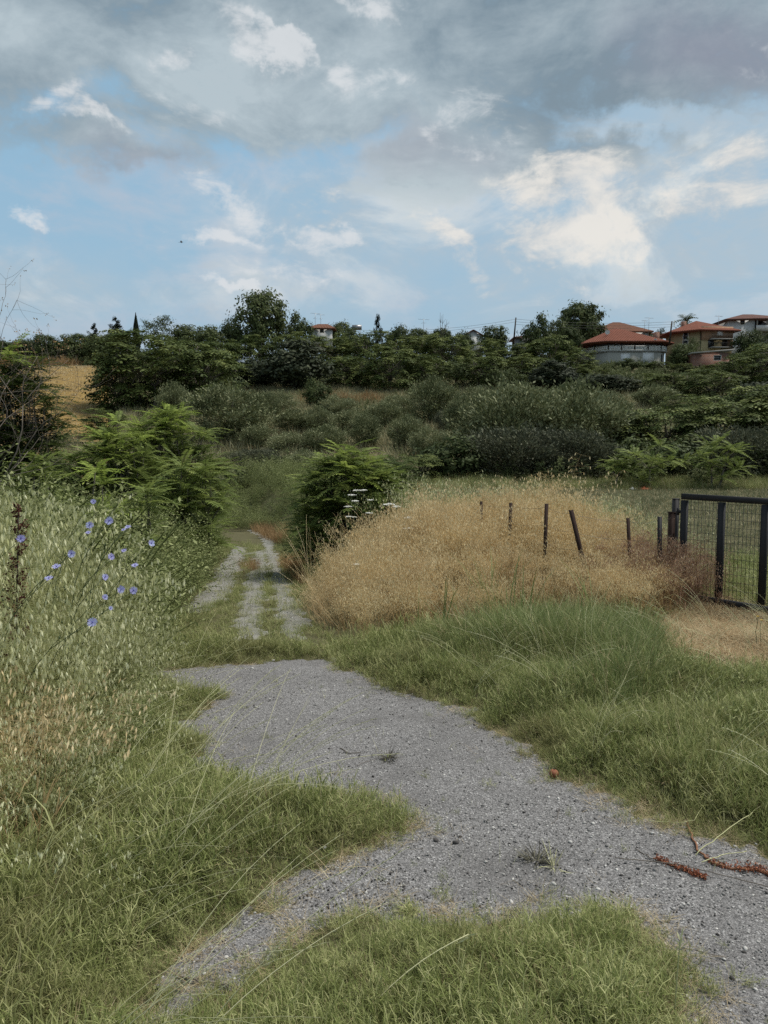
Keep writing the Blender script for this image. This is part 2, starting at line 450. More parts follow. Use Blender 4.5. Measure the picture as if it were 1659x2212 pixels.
M['frond'] = leafmat('ailanthus_leaf', (.075, .115, .026), (.165, .215, .055), (.33, .38, .11), trans=.36, spec=.25)
M['young'] = leafmat('young_ailanthus_leaf', (.15, .21, .04), (.27, .35, .075), (.42, .48, .13), trans=.35)
M['dense'] = leafmat('dense_tree_leaf', (.026, .040, .014), (.060, .080, .030), (.14, .165, .062), trans=.2)
M['darkleaf'] = leafmat('fig_leaf', (.018, .026, .014), (.034, .044, .024), (.080, .092, .050), trans=.15)
M['olive'] = leafmat('olive_leaf', (.078, .094, .042), (.165, .182, .088), (.36, .37, .22), trans=.12)
M['darkolive'] = leafmat('dark_olive_leaf', (.044, .050, .034), (.085, .094, .058), (.19, .195, .125), trans=.15)
M['conifer'] = leafmat('conifer_needle', (.010, .016, .010), (.020, .028, .016), (.040, .050, .028), trans=.1)
M['bark'] = plain('bark', (.085, .072, .058), .9, .1, var=.4, scale=9, bstr=.5)
M['palebark'] = plain('pale_bark', (.15, .13, .11), .9, .1, var=.35, scale=14)
M['stemgreen'] = plain('green_stem', (.075, .10, .045), .7, .2)

def gravel_build(base, light, fleck):
    def b():
        p = pos()
        v = node('ShaderNodeTexVoronoi', feature='F1'); setin(v, 'Vector', p); v.inputs['Scale'].default_value = 150
        v2 = node('ShaderNodeTexVoronoi', feature='F1'); setin(v2, 'Vector', p); v2.inputs['Scale'].default_value = 80
        s1 = node('ShaderNodeSeparateColor'); X.nt.links.new(v.outputs['Color'], s1.inputs[0])
        s2 = node('ShaderNodeSeparateColor'); X.nt.links.new(v2.outputs['Color'], s2.inputs[0])
        col = mixc(X(s1.outputs[0]), tuple(q * .45 for q in base), tuple(q * 1.5 for q in base))
        col = mixc(X(s2.outputs[0]).ss(.80, .9) * (1.0 - X(v2.outputs[0]).ss(.3, .55)), col, light)
        n = noise(p, 1.7, 6, .65)
        col = mixc(n.ss(.42, .7) * .55, col, fleck)
        fine = noise(p, 260, 3, .7)
        col = mixc(0.35, col, mixc(fine.ss(.35, .65), (0, 0, 0), (1, 1, 1)), 'OVERLAY')
        hgt = X(v.outputs[0]) * -0.6 + X(v2.outputs[0]) * -0.8 + fine * .4 + n
        return principled(col, .92, .15, 0, hgt, .8, .012)
    return b
M['gravel'] = mat('gravel_surface', gravel_build((.205, .20, .20), (.42, .415, .41), (.125, .12, .118)))
M['rut'] = mat('rut_gravel', gravel_build((.25, .245, .22), (.44, .43, .40), (.16, .165, .11)))
def soil():
    p = pos()
    n = noise(p, 2.2, 8, .65); n2 = noise(p, 34, 5, .7); n3 = noise(p, .11, 5, .6)
    col = mixc(n, (.060, .056, .030), (.125, .118, .062))
    col = mixc(n2.ss(.52, .75) * .7, col, (.21, .175, .095))
    sep = node('ShaderNodeSeparateXYZ'); setin(sep, 0, p)
    hill = X(sep.outputs[1]).ss(44, 60)
    col = mixc(hill * .9, col, mixc(n3.ss(.4, .62), (.075, .078, .040), (.19, .155, .095)))
    return principled(col, .95, .1, 0, n2, .6, .03)
M['soil'] = mat('soil', soil)
def stubble():
    p = pos()
    mp = node('ShaderNodeMapping'); setin(mp, 0, p); mp.inputs['Scale'].default_value = (.35, 1.3, 1)
    n = noise(mp.outputs[0], .5, 7, .65); n2 = noise(p, 5, 5, .7); n3 = noise(p, .06, 3, .5)
    col = mixc(n2, (.16, .105, .036), (.34, .235, .09))
    col = mixc(n.ss(.5, .7) * .55, col, (.20, .125, .085))
    col = mixc(n3.ss(.56, .68) * .5, col, (.11, .12, .07))
    return principled(col, .95, .05, 0, n2, .6, .1)
M['stubble'] = mat('stubble_field', stubble)

def stone(c, sc_=60):
    def b():
        oi = node('ShaderNodeObjectInfo')
        n = noise(ocoord(), sc_, 4, .7)
        col = mixc((X(oi.outputs['Random']) * .6 + n * .5).clamp(), tuple(q * .55 for q in c), tuple(min(1, q * 1.35) for q in c))
        return principled(col, .9, .2)
    return b
M['stone_g'] = mat('grey_stone', stone((.20, .195, .19)))
M['stone_w'] = mat('pale_stone', stone((.42, .41, .39)))
M['stone_d'] = mat('dark_stone', stone((.075, .07, .068)))

# ------------------------------------------------------------------ ground sheets
def axis(stops):
    out = []
    for a, b, st in stops: out.append(np.arange(a, b - 1e-6, st))
    return np.concatenate(out + [[stops[-1][1]]])
xs = axis([(-1600, -400, 120), (-400, -120, 20), (-120, -30, 3), (-30, -6, .8), (-6, -3.2, .2), (-3.2, 3.6, .05), (3.6, 7, .17), (7, 30, .8), (30, 120, 3), (120, 400, 20), (400, 1600, 120)])
ys = axis([(-300, -20, 20), (-20, 0, 1.0), (0, 1.0, .2), (1.0, 8, .05), (8, 15, .14), (15, 48, .5), (48, 240, 2.5), (240, 500, 20), (500, 1700, 100)])
XX, YY = np.meshgrid(xs, ys)
ZZ = zg(XX.ravel(), YY.ravel()).reshape(XX.shape)
NX, NY = len(xs), len(ys)
def cell_quads(mask=None):
    j, i = np.meshgrid(np.arange(NY - 1), np.arange(NX - 1), indexing='ij')
    q = np.stack([j * NX + i, j * NX + i + 1, (j + 1) * NX + i + 1, (j + 1) * NX + i], -1)
    return q[mask] if mask is not None else q.reshape(-1, 4)
g = Geo(); g.add(np.stack([XX, YY, ZZ], -1).reshape(-1, 3), cell_quads())
link('ground', g.mesh('ground', M['soil'], True), kind='structure', label='soil under the grass, sloping down from the camera and rising as a hillside behind')
def sheet(name, fn, mkey, lift, label):
    sub = (np.abs(XX) < 12) & (YY > 0.2) & (YY < 44)
    d = np.full(XX.shape, 9.0); d[sub] = fn(XX[sub], YY[sub])
    m = (d[:-1, :-1] < 0.16) & (d[1:, 1:] < 0.16)
    q = cell_quads(m); used, inv = np.unique(q, return_inverse=True)
    zz = ZZ.ravel()[used] + lift - np.clip(d.ravel()[used] - .01, 0, 1) * .5 + 0.006 * np.sin(XX.ravel()[used] * 41) * np.sin(YY.ravel()[used] * 37)
    g = Geo(); g.add(np.stack([XX.ravel()[used], YY.ravel()[used], zz], -1), inv.reshape(-1, 4))
    link(name, g.mesh(name, M[mkey], True), kind='structure', label=label)
sheet('gravel_drive', gdist, 'gravel', .012, 'grey compacted gravel drive that narrows into the track')
sheet('track', rdist, 'rut', .012, 'pale gravel wheel ruts of the farm track running downhill')
# stubble field on the far slope, to the left
fy = np.linspace(61, 118, 58); ft = np.linspace(0, 1, 60)
FY = np.repeat(fy[:, None], 60, 1); FX = (-.80 + .445 * ft)[None, :] * FY
g = Geo(); jj, ii = np.meshgrid(np.arange(57), np.arange(59), indexing='ij')
g.add(np.stack([FX, FY, zg(FX.ravel(), FY.ravel()).reshape(FX.shape) + .15], -1).reshape(-1, 3), np.stack([jj * 60 + ii, jj * 60 + ii + 1, (jj + 1) * 60 + ii + 1, (jj + 1) * 60 + ii], -1).reshape(-1, 4))
link('stubble_field', g.mesh('stubble_field', M['stubble'], True), kind='structure', label='mown golden stubble field on the far slope')

# ------------------------------------------------------------------ houses
def wallmat(name, c, var=.16, scale=.5):
    def b():
        p = ocoord()
        n = noise(p, scale, 7, .65); n2 = noise(p, 7, 4, .6)
        mp = node('ShaderNodeMapping'); setin(mp, 0, p); mp.inputs['Scale'].default_value = (2.2, 2.2, .25)
        st = noise(mp.outputs[0], 1.2, 6, .7)
        col = mixc(n, tuple(q * (1 - var) for q in c), tuple(q * (1 + var) for q in c))
        col = mixc(st.ss(.55, .75) * .4, col, tuple(q * .55 for q in c))
        return principled(col, .9, .1, 0, n2, .15, .01)
    return mat(name, b)
def tilemat(name, c, angle=0.0):
    def b():
        p = ocoord()
        wv = node('ShaderNodeTexWave', wave_type='BANDS', bands_direction='X'); setin(wv, 'Vector', p)
        wv.inputs['Scale'].default_value = 1.0; wv.inputs['Distortion'].default_value = .3
        wz = node('ShaderNodeTexWave', wave_type='BANDS', bands_direction='Z'); setin(wz, 'Vector', p)
        wz.inputs['Scale'].default_value = 2.0; wz.inputs['Distortion'].default_value = .4
        n = noise(p, 1.1, 7, .7); n2 = noise(p, 9, 3, .6)
        col = mixc(n, tuple(q * .6 for q in c), tuple(q * 1.3 for q in c))
        col = mixc(n2.ss(.5, .7) * .4, col, tuple(q * .55 for q in c))
        return principled(col, .85, .15, 0, X(wv.outputs['Fac']) + X(wz.outputs['Fac']) * .6, .9, .14)
    return mat(name, b)
def brickmat(name, c):
    def b():
        p = ocoord()
        sp = node('ShaderNodeSeparateXYZ'); setin(sp, 0, p)
        cb = node('ShaderNodeCombineXYZ'); setin(cb, 0, X(sp.outputs[0]) + X(sp.outputs[1])); setin(cb, 1, sp.outputs[2])
        br = node('ShaderNodeTexBrick'); setin(br, 'Vector', cb.outputs[0])
        br.inputs['Color1'].default_value = rgb(c); br.inputs['Color2'].default_value = rgb(tuple(q * .7 for q in c)); br.inputs['Mortar'].default_value = (.26, .235, .21, 1)
        br.inputs['Scale'].default_value = 1.0; br.inputs['Mortar Size'].default_value = .03; br.inputs['Brick Width'].default_value = .42; br.inputs['Row Height'].default_value = .24
        n = noise(p, .8, 5, .6)
        col = mixc(n.ss(.45, .7) * .5, br.outputs[0], tuple(q * .7 for q in c))
        return principled(col, .9, .1)
    return mat(name, b)
M['w_grey'] = wallmat('cement_render', (.40, .39, .35))
M['w_white'] = wallmat('white_render', (.66, .66, .64), .1)
M['w_shade'] = wallmat('shaded_render', (.25, .25, .26))  # darker wall copy: shade under eaves and terrace put into the colour
M['w_yellow'] = wallmat('ochre_render', (.40, .33, .19))
M['w_pale'] = wallmat('grey_render', (.62, .62, .61), .12)
M['brick'] = brickmat('hollow_brick', (.40, .22, .12))
M['redbrick'] = brickmat('red_brick', (.26, .105, .065))
M['tile'] = tilemat('red_roof_tile', (.23, .085, .056))
M['tile_old'] = tilemat('faded_roof_tile', (.20, .092, .058))
M['tile_dark'] = tilemat('dark_roof_tile', (.165, .085, .070))
M['whitepaint'] = plain('white_paint', (.80, .80, .78), .5, .3, var=.06)
M['darkwood'] = plain('dark_wood', (.040, .032, .027), .7, .2)
M['glass'] = plain('window_glass', (.022, .026, .032), .12, .6, var=.1)
M['shut'] = plain('roller_shutter', (.80, .80, .80), .6, .3, var=.05)
M['concrete'] = plain('concrete', (.30, .295, .28), .9, .1, var=.2, scale=2)
M['metal'] = plain('grey_metal', (.28, .28, .29), .45, .4, .6, var=.1)
M['blackmetal'] = plain('black_metal', (.020, .020, .023), .7, .25, 0, var=.3, scale=20)
M['rust'] = plain('rusty_steel', (.036, .021, .017), .85, .2, var=.45, scale=30, bstr=.3)
M['wire'] = plain('wire', (.10, .10, .10), .5, .4, .5, var=.15)
M['bluewire'] = plain('galvanised_wire', (.05, .05, .048), .5, .4, .4, var=.15)

def part(name, g, mats, parent, label=None, kind=None, smooth=False):
    return link(name, g.mesh(name, mats, smooth), parent, label, None, None, kind)
def boxpart(name, c, d, m, parent, rz=0.0, label=None):
    g = Geo(); g.box((0, 0, 0), d); o = part(name, g, m, parent, label); o.location = c; o.rotation_euler = (0, 0, rz); return o
def prism(g, pts, z0, z1, mat=0):
    pts = np.asarray(pts, float); n = len(pts)
    V = np.concatenate([np.c_[pts, np.full(n, z0)], np.c_[pts, np.full(n, z1)]])
    k = np.arange(n); k2 = (k + 1) % n
    g.add(V, [np.stack([k, k2, k2 + n, k + n], 1), k[None, ::-1], (k + n)[None]], .5, mat)
def hip(g, eave, z0, ridge, zr, thick=.25, mat=0):
    """roof over an eave polygon; every eave corner rises to the nearer ridge end"""
    n = len(eave); R = [np.array([*r, zr]) for r in ridge]
    near = [min(range(len(R)), key=lambda k: abs(R[k][0] - e[0]) + .3 * abs(R[k][1] - e[1])) for e in eave]
    for i in range(n):
        j = (i + 1) % n
        a = np.array([*eave[i], z0]); b = np.array([*eave[j], z0])
        if near[i] == near[j]: g.add([a, b, R[near[i]]], np.array([[0, 1, 2]]), .5, mat)
        else: g.add([a, b, R[near[j]], R[near[i]]], np.array([[0, 1, 2, 3]]), .5, mat)
    prism(g, eave, z0 - thick, z0 - .003, mat)
def win(parent, x, y, z, w, h, rz=0.0, shut=False, name='window', sub=True):
    g = Geo(); t = .07
    for cx, cz, dx, dz in ((0, h / 2, w + .12, t), (0, -h / 2, w + .12, t), (-w / 2, 0, t, h - t), (w / 2, 0, t, h - t)): g.box((cx, 0, cz), (dx, .12, dz))
    f = part(name, g, M['whitepaint'], parent); f.location = (x, y, z); f.rotation_euler = (0, 0, rz)
    p = boxpart('shutter' if shut else 'pane', (0, .03, 0), (w - t, .05, h - t), M['shut'] if shut else M['glass'], f)
    return f
def antenna(u, v0, v1, Y, label, wide=1.0):
    a = at(u, v0, Y); b = at(u, v1, Y); H = b[2] - a[2]
    t = thing('television_antenna', label, 'antenna', a, .3, 'television antennas on the roofs')
    g = Geo(); g.tube([(0, 0, -.5), (0, 0, H)], .035, 5); part('mast', g, M['metal'], t)
    g = Geo(); g.bar((-1.0 * wide, 0, H - .1), (1.0 * wide, 0, H - .1), .03)
    for k in np.linspace(-.9, .9, 8): g.bar((k * wide, -.28, H - .1), (k * wide, .28, H - .1), .02); 
    for k in (-.5, 0, .5): g.bar((-.35 * wide, k, H * .62), (.35 * wide, k, H * .62), .02)
    part('aerial', g, M['metal'], t, kind='stuff')

S15 = 150 / F
# house with the balcony all round its upper floor
Y0 = 150.0
o = at(1350, 792, Y0); hz = lambda v, dy=0.0: at(1350, v, Y0 + dy)[2] - o[2]
H1 = thing('balcony_house', 'large house with red tiled hip roof and white balustrade round its upper floor', 'house', o)
zr, zrail0, zrail1, zeave, zapex = hz(757), hz(757.5), hz(747.5), hz(737.5), hz(708, 4.5)
slab = [(-3.3, 0), (6.9, 0), (8.7, 1.9), (8.7, 9.5), (-6.6, 9.5), (-6.6, 5.2), (-5.4, 2.2)]
wallp = [(-3.2, .25), (6.7, .25), (8.2, 1.95), (8.2, 9.3), (-6.2, 9.3), (-6.2, 5.2), (-5.0, 2.35)]
up = [(-2.6, 1.8), (6.1, 1.8), (7.2, 3.2), (7.2, 9), (-5.4, 9), (-5.4, 5.6), (-4.4, 3.4)]
g = Geo(); prism(g, wallp, -2.5, zr - .22); part('wall', g, M['w_grey'], H1)
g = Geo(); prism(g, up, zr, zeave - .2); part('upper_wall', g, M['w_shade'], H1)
g = Geo(); prism(g, slab, zr - .22, zr); part('balcony_floor', g, M['concrete'], H1)
g = Geo(); hip(g, [(-4.2, -1.1), (7.4, -1.1), (9.9, 1.4), (9.9, 10.6), (-7.8, 10.6), (-8.3, 4.6), (-6.6, 1.0)], zeave, [(-.6, 4.5)], zapex); rf = part('roof', g, M['tile'], H1)
boxpart('chimney', (8.0, 6.0, zeave + 1.2), (.9, .9, 2.8), M['redbrick'], rf)
rail = slab[6:7] + slab[0:3] + [(8.7, 5)]
rail = [(-6.55, 5.1), (-5.35, 2.25), (-3.28, .05), (6.88, .05), (8.65, 1.95), (8.65, 6.0)]
gb = Geo(); gr = Geo(); gp = []
for a, b in zip(rail[:-1], rail[1:]):
    a = np.array(a); b = np.array(b); L = np.linalg.norm(b - a)
    gr.bar([*a, zrail1], [*b, zrail1], .16, .16); gr.bar([*a, zrail0 + .12], [*b, zrail0 + .12], .12, .12)
    n = max(2, int(L / .26))
    for k in range(n):
        p = a + (b - a) * (k + .5) / n; gb.box((p[0], p[1], (zrail0 + zrail1) / 2 + .04), (.19, .10, zrail1 - zrail0 - .22), atan2(b[1] - a[1], b[0] - a[0]))
    m = max(1, round(L / 2.6))
    for k in range(m): gp.append(a + (b - a) * k / m)
gp.append(np.array(rail[-1]))
part('handrail', gr, M['whitepaint'], H1); part('baluster', gb, M['whitepaint'], H1, kind='stuff')
for p in gp: boxpart('column', (p[0], p[1], (zr + zeave) / 2), (.20, .20, zeave - zr - .25), M['darkwood'], H1)
win(H1, .1, .22, hz(773), 1.7, hz(763.5) - hz(783), shut=True); win(H1, 4.5, .22, hz(772.5), 2.05, hz(762) - hz(784), shut=True); win(H1, 7.3, .9, hz(773), 1.1, 1.6, rz=radians(43))
for x in (-1.2, 1.6, 4.4): win(H1, x, 1.77, (zr + zeave) / 2 - .1, 1.2, 1.25, name='upper_window')
g = Geo()
A = np.array([-6.9, 4.6, zr - .1]); B = np.array([*at(1241, 777, Y0)[[0]] - o[0], 3.2, hz(778)])
for k in range(12):
    p = A + (B - A) * (k + .5) / 12; g.box(p - np.array([0, 0, .25]), (.42, 1.3, .5))
part('stair', g, M['concrete'], H1)
g = Geo()
for dy in (-.65, .65):
    g.bar(A + [0, dy, 1.0], B + [0, dy, 1.0], .09)
    for k in range(16):
        p = A + (B - A) * (k + .3) / 16 + [0, dy, .5]; g.box(p, (.12, .07, .95))
part('stair_railing', g, M['whitepaint'], H1, kind='stuff')
# satellite dish on the roof
d0 = at(1312, 729, 150 + 1.5)
D1 = thing('satellite_dish', 'white satellite dish at the left edge of the large tiled roof', 'satellite dish', d0)
g = Geo(); th = np.linspace(0, 2 * pi, 17)[:-1]; V = [(0, .25, 1.05)] + [(.48 * cos(t) * r, .25 - .2 * r * r, 1.05 + .46 * sin(t) * r) for r in (.5, 1) for t in th]
g.add(V, [np.array([[0, 1 + k, 1 + (k + 1) % 16] for k in range(16)]), np.array([[1 + k, 17 + k, 17 + (k + 1) % 16, 1 + (k + 1) % 16] for k in range(16)])])
part('dish', g, M['w_pale'], D1)
g = Geo(); g.tube([(0, .3, -.8), (0, .3, .9)], .05, 5); g.bar((0, .2, .8), (0, -.75, 1.0), .04); part('mast', g, M['metal'], D1)
d0 = at(1416, 735, 149)
D2 = thing('satellite_dish', 'small white satellite dish hanging under the eave of the balcony house', 'satellite dish', d0)
g = Geo(); V2 = [(x * .6, y, z * .5 - .4) for x, y, z in V]; g.add(V2, [np.array([[0, 1 + k, 1 + (k + 1) % 16] for k in range(16)]), np.array([[1 + k, 17 + k, 17 + (k + 1) % 16, 1 + (k + 1) % 16] for k in range(16)])]); part('dish', g, M['whitepaint'], D2)
g = Geo(); g.bar((0, .2, .2), (0, 1.2, .2), .05); part('bracket', g, M['metal'], D2)

# white house behind it
Y1 = 172.0
o = at(1340, 745, Y1); hz = lambda v, dy=0.0: at(1340, v, Y1 + dy)[2] - o[2]
H2 = thing('white_house', 'white house with faded red hip roof rising behind the balcony house', 'house', o)
g = Geo(); prism(g, [(-5.8, 0), (6.2, 0), (6.2, 10), (-5.8, 10)], -4, hz(717)); part('wall', g, M['w_white'], H2)
g = Geo(); hip(g, [(-6.6, -.9), (7.0, -.9), (7.0, 10.9), (-6.6, 10.9)], hz(716), [(-.3, 5), (1.2, 5)], hz(696, 5)); rf = part('roof', g, M['tile_old'], H2)
for x in (-4.6, -3.1, -1.6): win(H2, x, -.03, hz(723), .7, .9)
g = Geo(); prism(g, [(6.3, 2), (10.2, 2), (10.2, 9), (6.3, 9)], -4, hz(718.5)); part('side_wing', g, M['w_white'], H2)
g = Geo(); hip(g, [(6.1, 1.4), (10.8, 1.4), (10.8, 9.6), (6.1, 9.6)], hz(718), [(7.2, 5.5), (9, 5.5)], hz(711)); part('wing_roof', g, M['tile_old'], H2)

# ochre and brick house with two balconies
Y2 = 152.0
o = at(1514, 757, Y2); hz = lambda v, dy=0.0: at(1514, v, Y2 + dy)[2] - o[2]
H3 = thing('brick_house', 'two storey ochre and bare brick house with red roof and front balconies', 'house', o)
ze = hz(713)
g = Geo(); prism(g, [(0, 0), (6.4, .9), (5.3, 10.5), (-3.9, 8.3), (-3.9, 3.6)], -3.5, ze - .15); part('wall', g, M['w_yellow'], H3)
g = Geo(); g.box((3.2, .30, hz(720) + .05), (6.55, .25, 2.6), rz=.14); part('brick_front', g, M['brick'], H3)
g = Geo(); g.box((5.9, .62, hz(743)), (1.1, .22, 2.4), rz=.14); part('brick_corner', g, M['brick'], H3)
g = Geo(); hip(g, [(-1.0, -1.5), (7.6, -.3), (6.6, 11.6), (-5.6, 9.6), (-5.7, 2.6)], ze, [(.9, 5)], hz(693, 5)); rf = part('roof', g, M['tile'], H3)
boxpart('chimney', (-1.6, 5, hz(700)), (.8, .8, 2.6), M['redbrick'], rf)
for zz, lab in ((hz(733.5), 'upper'), (hz(751.5), 'lower')):
    boxpart('balcony_floor', (3.7, -.45, zz), (4.4, 1.5, .16), M['concrete'], H3, .14)
    g = Geo(); g.bar((1.6, -1.3, zz + .95), (5.8, -.75, zz + .95), .06)
    for k in range(22):
        p = np.array([1.6, -1.3, zz + .5]) + np.array([4.2, .55, 0]) * k / 21; g.box(p, (.04, .04, .9))
    part('railing', g, M['darkwood'], H3, kind='stuff')
    for x in (2.0, 4.9): boxpart('balcony_door', (x, .10 + x * .14 - (.06 if x > 4 else .08), zz + 1.15), (1.15, .22, 2.1), M['glass'], H3, .14)
g = Geo(); g.box((0, 0, 0), (1.0, .4, .75)); ac = part('air_conditioner', g, M['whitepaint'], H3); ac.location = (3.6, .10, hz(720.5)); ac.rotation_euler = (0, 0, .14)
win(H3, -2.3, 1.95, hz(722), 1.0, 1.5, rz=-.745); win(H3, -2.3, 1.95, hz(741), 1.0, 1.5, rz=-.745)
g = Geo(); g.tube([(-.15, -.1, -3), (-.15, -.1, ze - .2)], .07, 6); part('drainpipe', g, M['darkwood'], H3)

# brick outhouse
Y3 = 143.0
o = at(1497, 792, Y3); hz = lambda v, dy=0.0: at(1497, v, Y3 + dy)[2] - o[2]
H4 = thing('brick_shed', 'low red brick shed with a dark sloping flat roof below the ochre house', 'shed', o)
g = Geo(); prism(g, [(0, 0), (6.6, 0), (6.6, 5), (0, 5)], -3, hz(765)); part('wall', g, M['redbrick'], H4)
g = Geo(); a, b = hz(764.5), hz(757)
V = np.array([(-.5, -.6, a), (7.3, -.6, b), (7.3, 5.6, b), (-.5, 5.6, a), (-.5, -.6, a + .22), (7.3, -.6, b + .22), (7.3, 5.6, b + .22), (-.5, 5.6, a + .22)])
g.add(V, np.array([[3, 2, 1, 0], [4, 5, 6, 7], [0, 1, 5, 4], [1, 2, 6, 5], [2, 3, 7, 6], [3, 0, 4, 7]])); part('roof', g, M['concrete'], H4)
g = Geo(); prism(g, [(0, 0.2), (6.6, .2), (6.6, 4.8), (0, 4.8)], hz(765), hz(762)); part('wall_top', g, M['redbrick'], H4)
win(H4, 4.4, -.03, hz(773), 1.3, .9)

# grey house on the right
Y4 = 168.0
o = at(1567, 735, Y4); hz = lambda v, dy=0.0: at(1567, v, Y4 + dy)[2] - o[2]
H5 = thing('grey_house', 'pale grey two storey house with dark hip roof and open corner terrace', 'house', o)
g = Geo(); prism(g, [(.5, 0), (5.6, -1.2), (5.6, 9), (.5, 9)], -5, hz(692)); part('wall', g, M['w_pale'], H5)
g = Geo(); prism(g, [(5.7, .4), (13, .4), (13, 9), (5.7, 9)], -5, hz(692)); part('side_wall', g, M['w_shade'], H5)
g = Geo(); hip(g, [(-.8, -1.2), (6, -2.4), (14, -2.4), (14, 10), (-.8, 10)], hz(691), [(5.4, 4), (7.5, 4)], hz(679, 4)); part('roof', g, M['tile_dark'], H5)
win(H5, 3.2, -.72, hz(697), .9, 1.1, rz=-.23)
boxpart('balcony_floor', (9.3, -.7, hz(716)), (7.2, 2.1, .25), M['concrete'], H5)
boxpart('parapet', (9.3, -1.7, hz(716) + .6), (7.2, .12, .95), M['w_pale'], H5)
for x in (5.9, 8.0, 11): boxpart('column', (x, -1.65, (hz(716) + hz(692)) / 2 + .5), (.22, .22, hz(692) - hz(716) - 1.1), M['concrete'], H5)
for x in (7.2, 9.6): boxpart('terrace_door', (x, .36, hz(716) + 1.3), (1.3, .16, 2.2), M['glass'], H5)
win(H5, 9.6, .36, hz(727), 1.3, 1.3)

# two small white houses among the hilltop trees and a grey roof tank house
o = at(697, 722, 158); hz = lambda v, dy=0.0: at(697, v, 158 + dy)[2] - o[2]
H6 = thing('small_white_house', 'small white house with low tiled roof half hidden by hilltop trees', 'house', o)
g = Geo(); prism(g, [(-2.4, 0), (1.9, 0), (1.9, 6), (-2.4, 6)], -3, hz(709.5)); part('wall', g, M['w_white'], H6)
g = Geo(); hip(g, [(-3.2, -.7), (2.6, -.7), (2.6, 6.7), (-3.2, 6.7)], hz(709), [(-1.2, 3), (.8, 3)], hz(700, 3)); part('roof', g, M['tile_old'], H6)
win(H6, -.15, -.03, hz(714), .8, .9)
o = at(1022, 735, 160); hz = lambda v, dy=0.0: at(1022, v, 160 + dy)[2] - o[2]
H7 = thing('gabled_house', 'small white house with one plain gable facing the valley', 'house', o)
g = Geo(); w = 1.75; zt, ez = hz(714.5), hz(724)
V = [(-w, 0, -4), (w, 0, -4), (w, 0, ez), (0, 0, zt), (-w, 0, ez)]; V = V + [(x, 7, z) for x, y, z in V]
g.add(V, [np.array([[0, 1, 2, 3, 4]]), np.array([[9, 8, 7, 6, 5]]), np.array([[0, 5, 6, 1], [1, 6, 7, 2], [4, 9, 5, 0], [2, 7, 8, 3], [3, 8, 9, 4]])]); part('wall', g, M['w_white'], H7)
g = Geo()
for s in (-1, 1): g.bar((s * .02, 3.4, zt + .14), (s * (w + .5), 3.4, ez - .18), 7.8, .16)
part('roof', g, M['tile_dark'], H7)
o = at(771, 722, 165); H8 = thing('roof_tank', 'grey metal water tank showing above the hilltop trees', 'water tank', o)
g = Geo(); g.tube([(-1, 0, 1.4), (1, 0, 1.4)], .55, 12); part('tank', g, M['metal'], H8)
g = Geo(); [g.bar((x, y, -1.5), (x, y, 1.2), .08) for x in (-.7, .7) for y in (-.4, .4)]; part('stand', g, M['metal'], H8)
o = at(1131, 745, 162); hz = lambda v, dy=0.0: at(1131, v, 162 + dy)[2] - o[2]
H9 = thing('low_house', 'low grey roofed building just left of the dark hilltop tree', 'house', o)
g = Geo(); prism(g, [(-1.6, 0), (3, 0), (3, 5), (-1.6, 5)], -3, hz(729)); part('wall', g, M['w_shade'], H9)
g = Geo(); hip(g, [(-2.2, -.6), (3.6, -.6), (3.6, 5.6), (-2.2, 5.6)], hz(728.5), [(.4, 2.5), (2, 2.5)], hz(721)); part('roof', g, M['tile_dark'], H9)

antenna(681, 706, 676, 160, 'tall thin antenna above the small white house')
antenna(693, 704, 679, 161, 'shorter antenna beside the tall one over the small white house', .8)
antenna(915, 712, 689, 160, 'wide antenna above the middle of the hilltop tree belt', 1.2)
antenna(1401, 722, 686, 168, 'tall antenna behind the roof of the balcony house', 1.1)
antenna(1392, 722, 692, 169, 'lower antenna just left of the tall one behind the balcony house', .7)
antenna(1552, 706, 682, 158, 'antenna above the right end of the ochre house roof', .9)

# utility poles and their wires
def pole(u0, v0, u1, v1, Y, label, arms):
    a = at(u0, v0, Y); b = at(u1, v1, Y)
    t = thing('utility_pole', label, 'utility pole', a, 0, 'utility poles on the ridge')
    d = b - a
    g = Geo(); g.tube([-d * .25, d], [.17, .12], 8); part('shaft', g, M['darkwood'], t)
    for k in range(arms):
        c = d * (.97 - .09 * k)
        g = Geo(); g.bar(c + [0, -.1, 0], c + [.55, -.1, 0], .07); g.tube([c + [.5, -.1, 0], c + [.5, -.1, .28]], .07, 6); part('insulator', g, M['whitepaint'], t)
    return b
p1 = pole(1110, 735, 1114.5, 686, 152, 'thin leaning utility pole left of the dark hilltop trees', 0)
p2 = pole(1447, 733, 1451.5, 694, 145, 'stout utility pole with insulators between the two tiled houses', 4)
def wire(pa, pb, sag, label):
    t = np.linspace(0, 1, 14)[:, None]
    P = pa * (1 - t) + pb * t - np.array([0, 0, 1]) * (4 * sag * t * (1 - t))
    g = Geo(); g.tube(P - P[0], .022, 4); link('power_line', g.mesh('power_line', M['wire']), None, label, 'power line', 'power lines along the ridge', None, P[0])
for k, lab in ((0, 'uppermost wire between the two utility poles'), (1, 'second wire between the two utility poles'), (2, 'lowest wire between the two utility poles')):
    wire(p1 - [0, 0, .3 + .5 * k], p2 + [.5, -.1, -.1 - .45 * k], .5, lab)
wire(p1 - [0, 0, .3], at(760, 712, 165), 1.0, 'upper wire running left from the thin leaning pole')
wire(p1 - [0, 0, .8], at(760, 716, 165), 1.0, 'lower wire running left from the thin leaning pole')

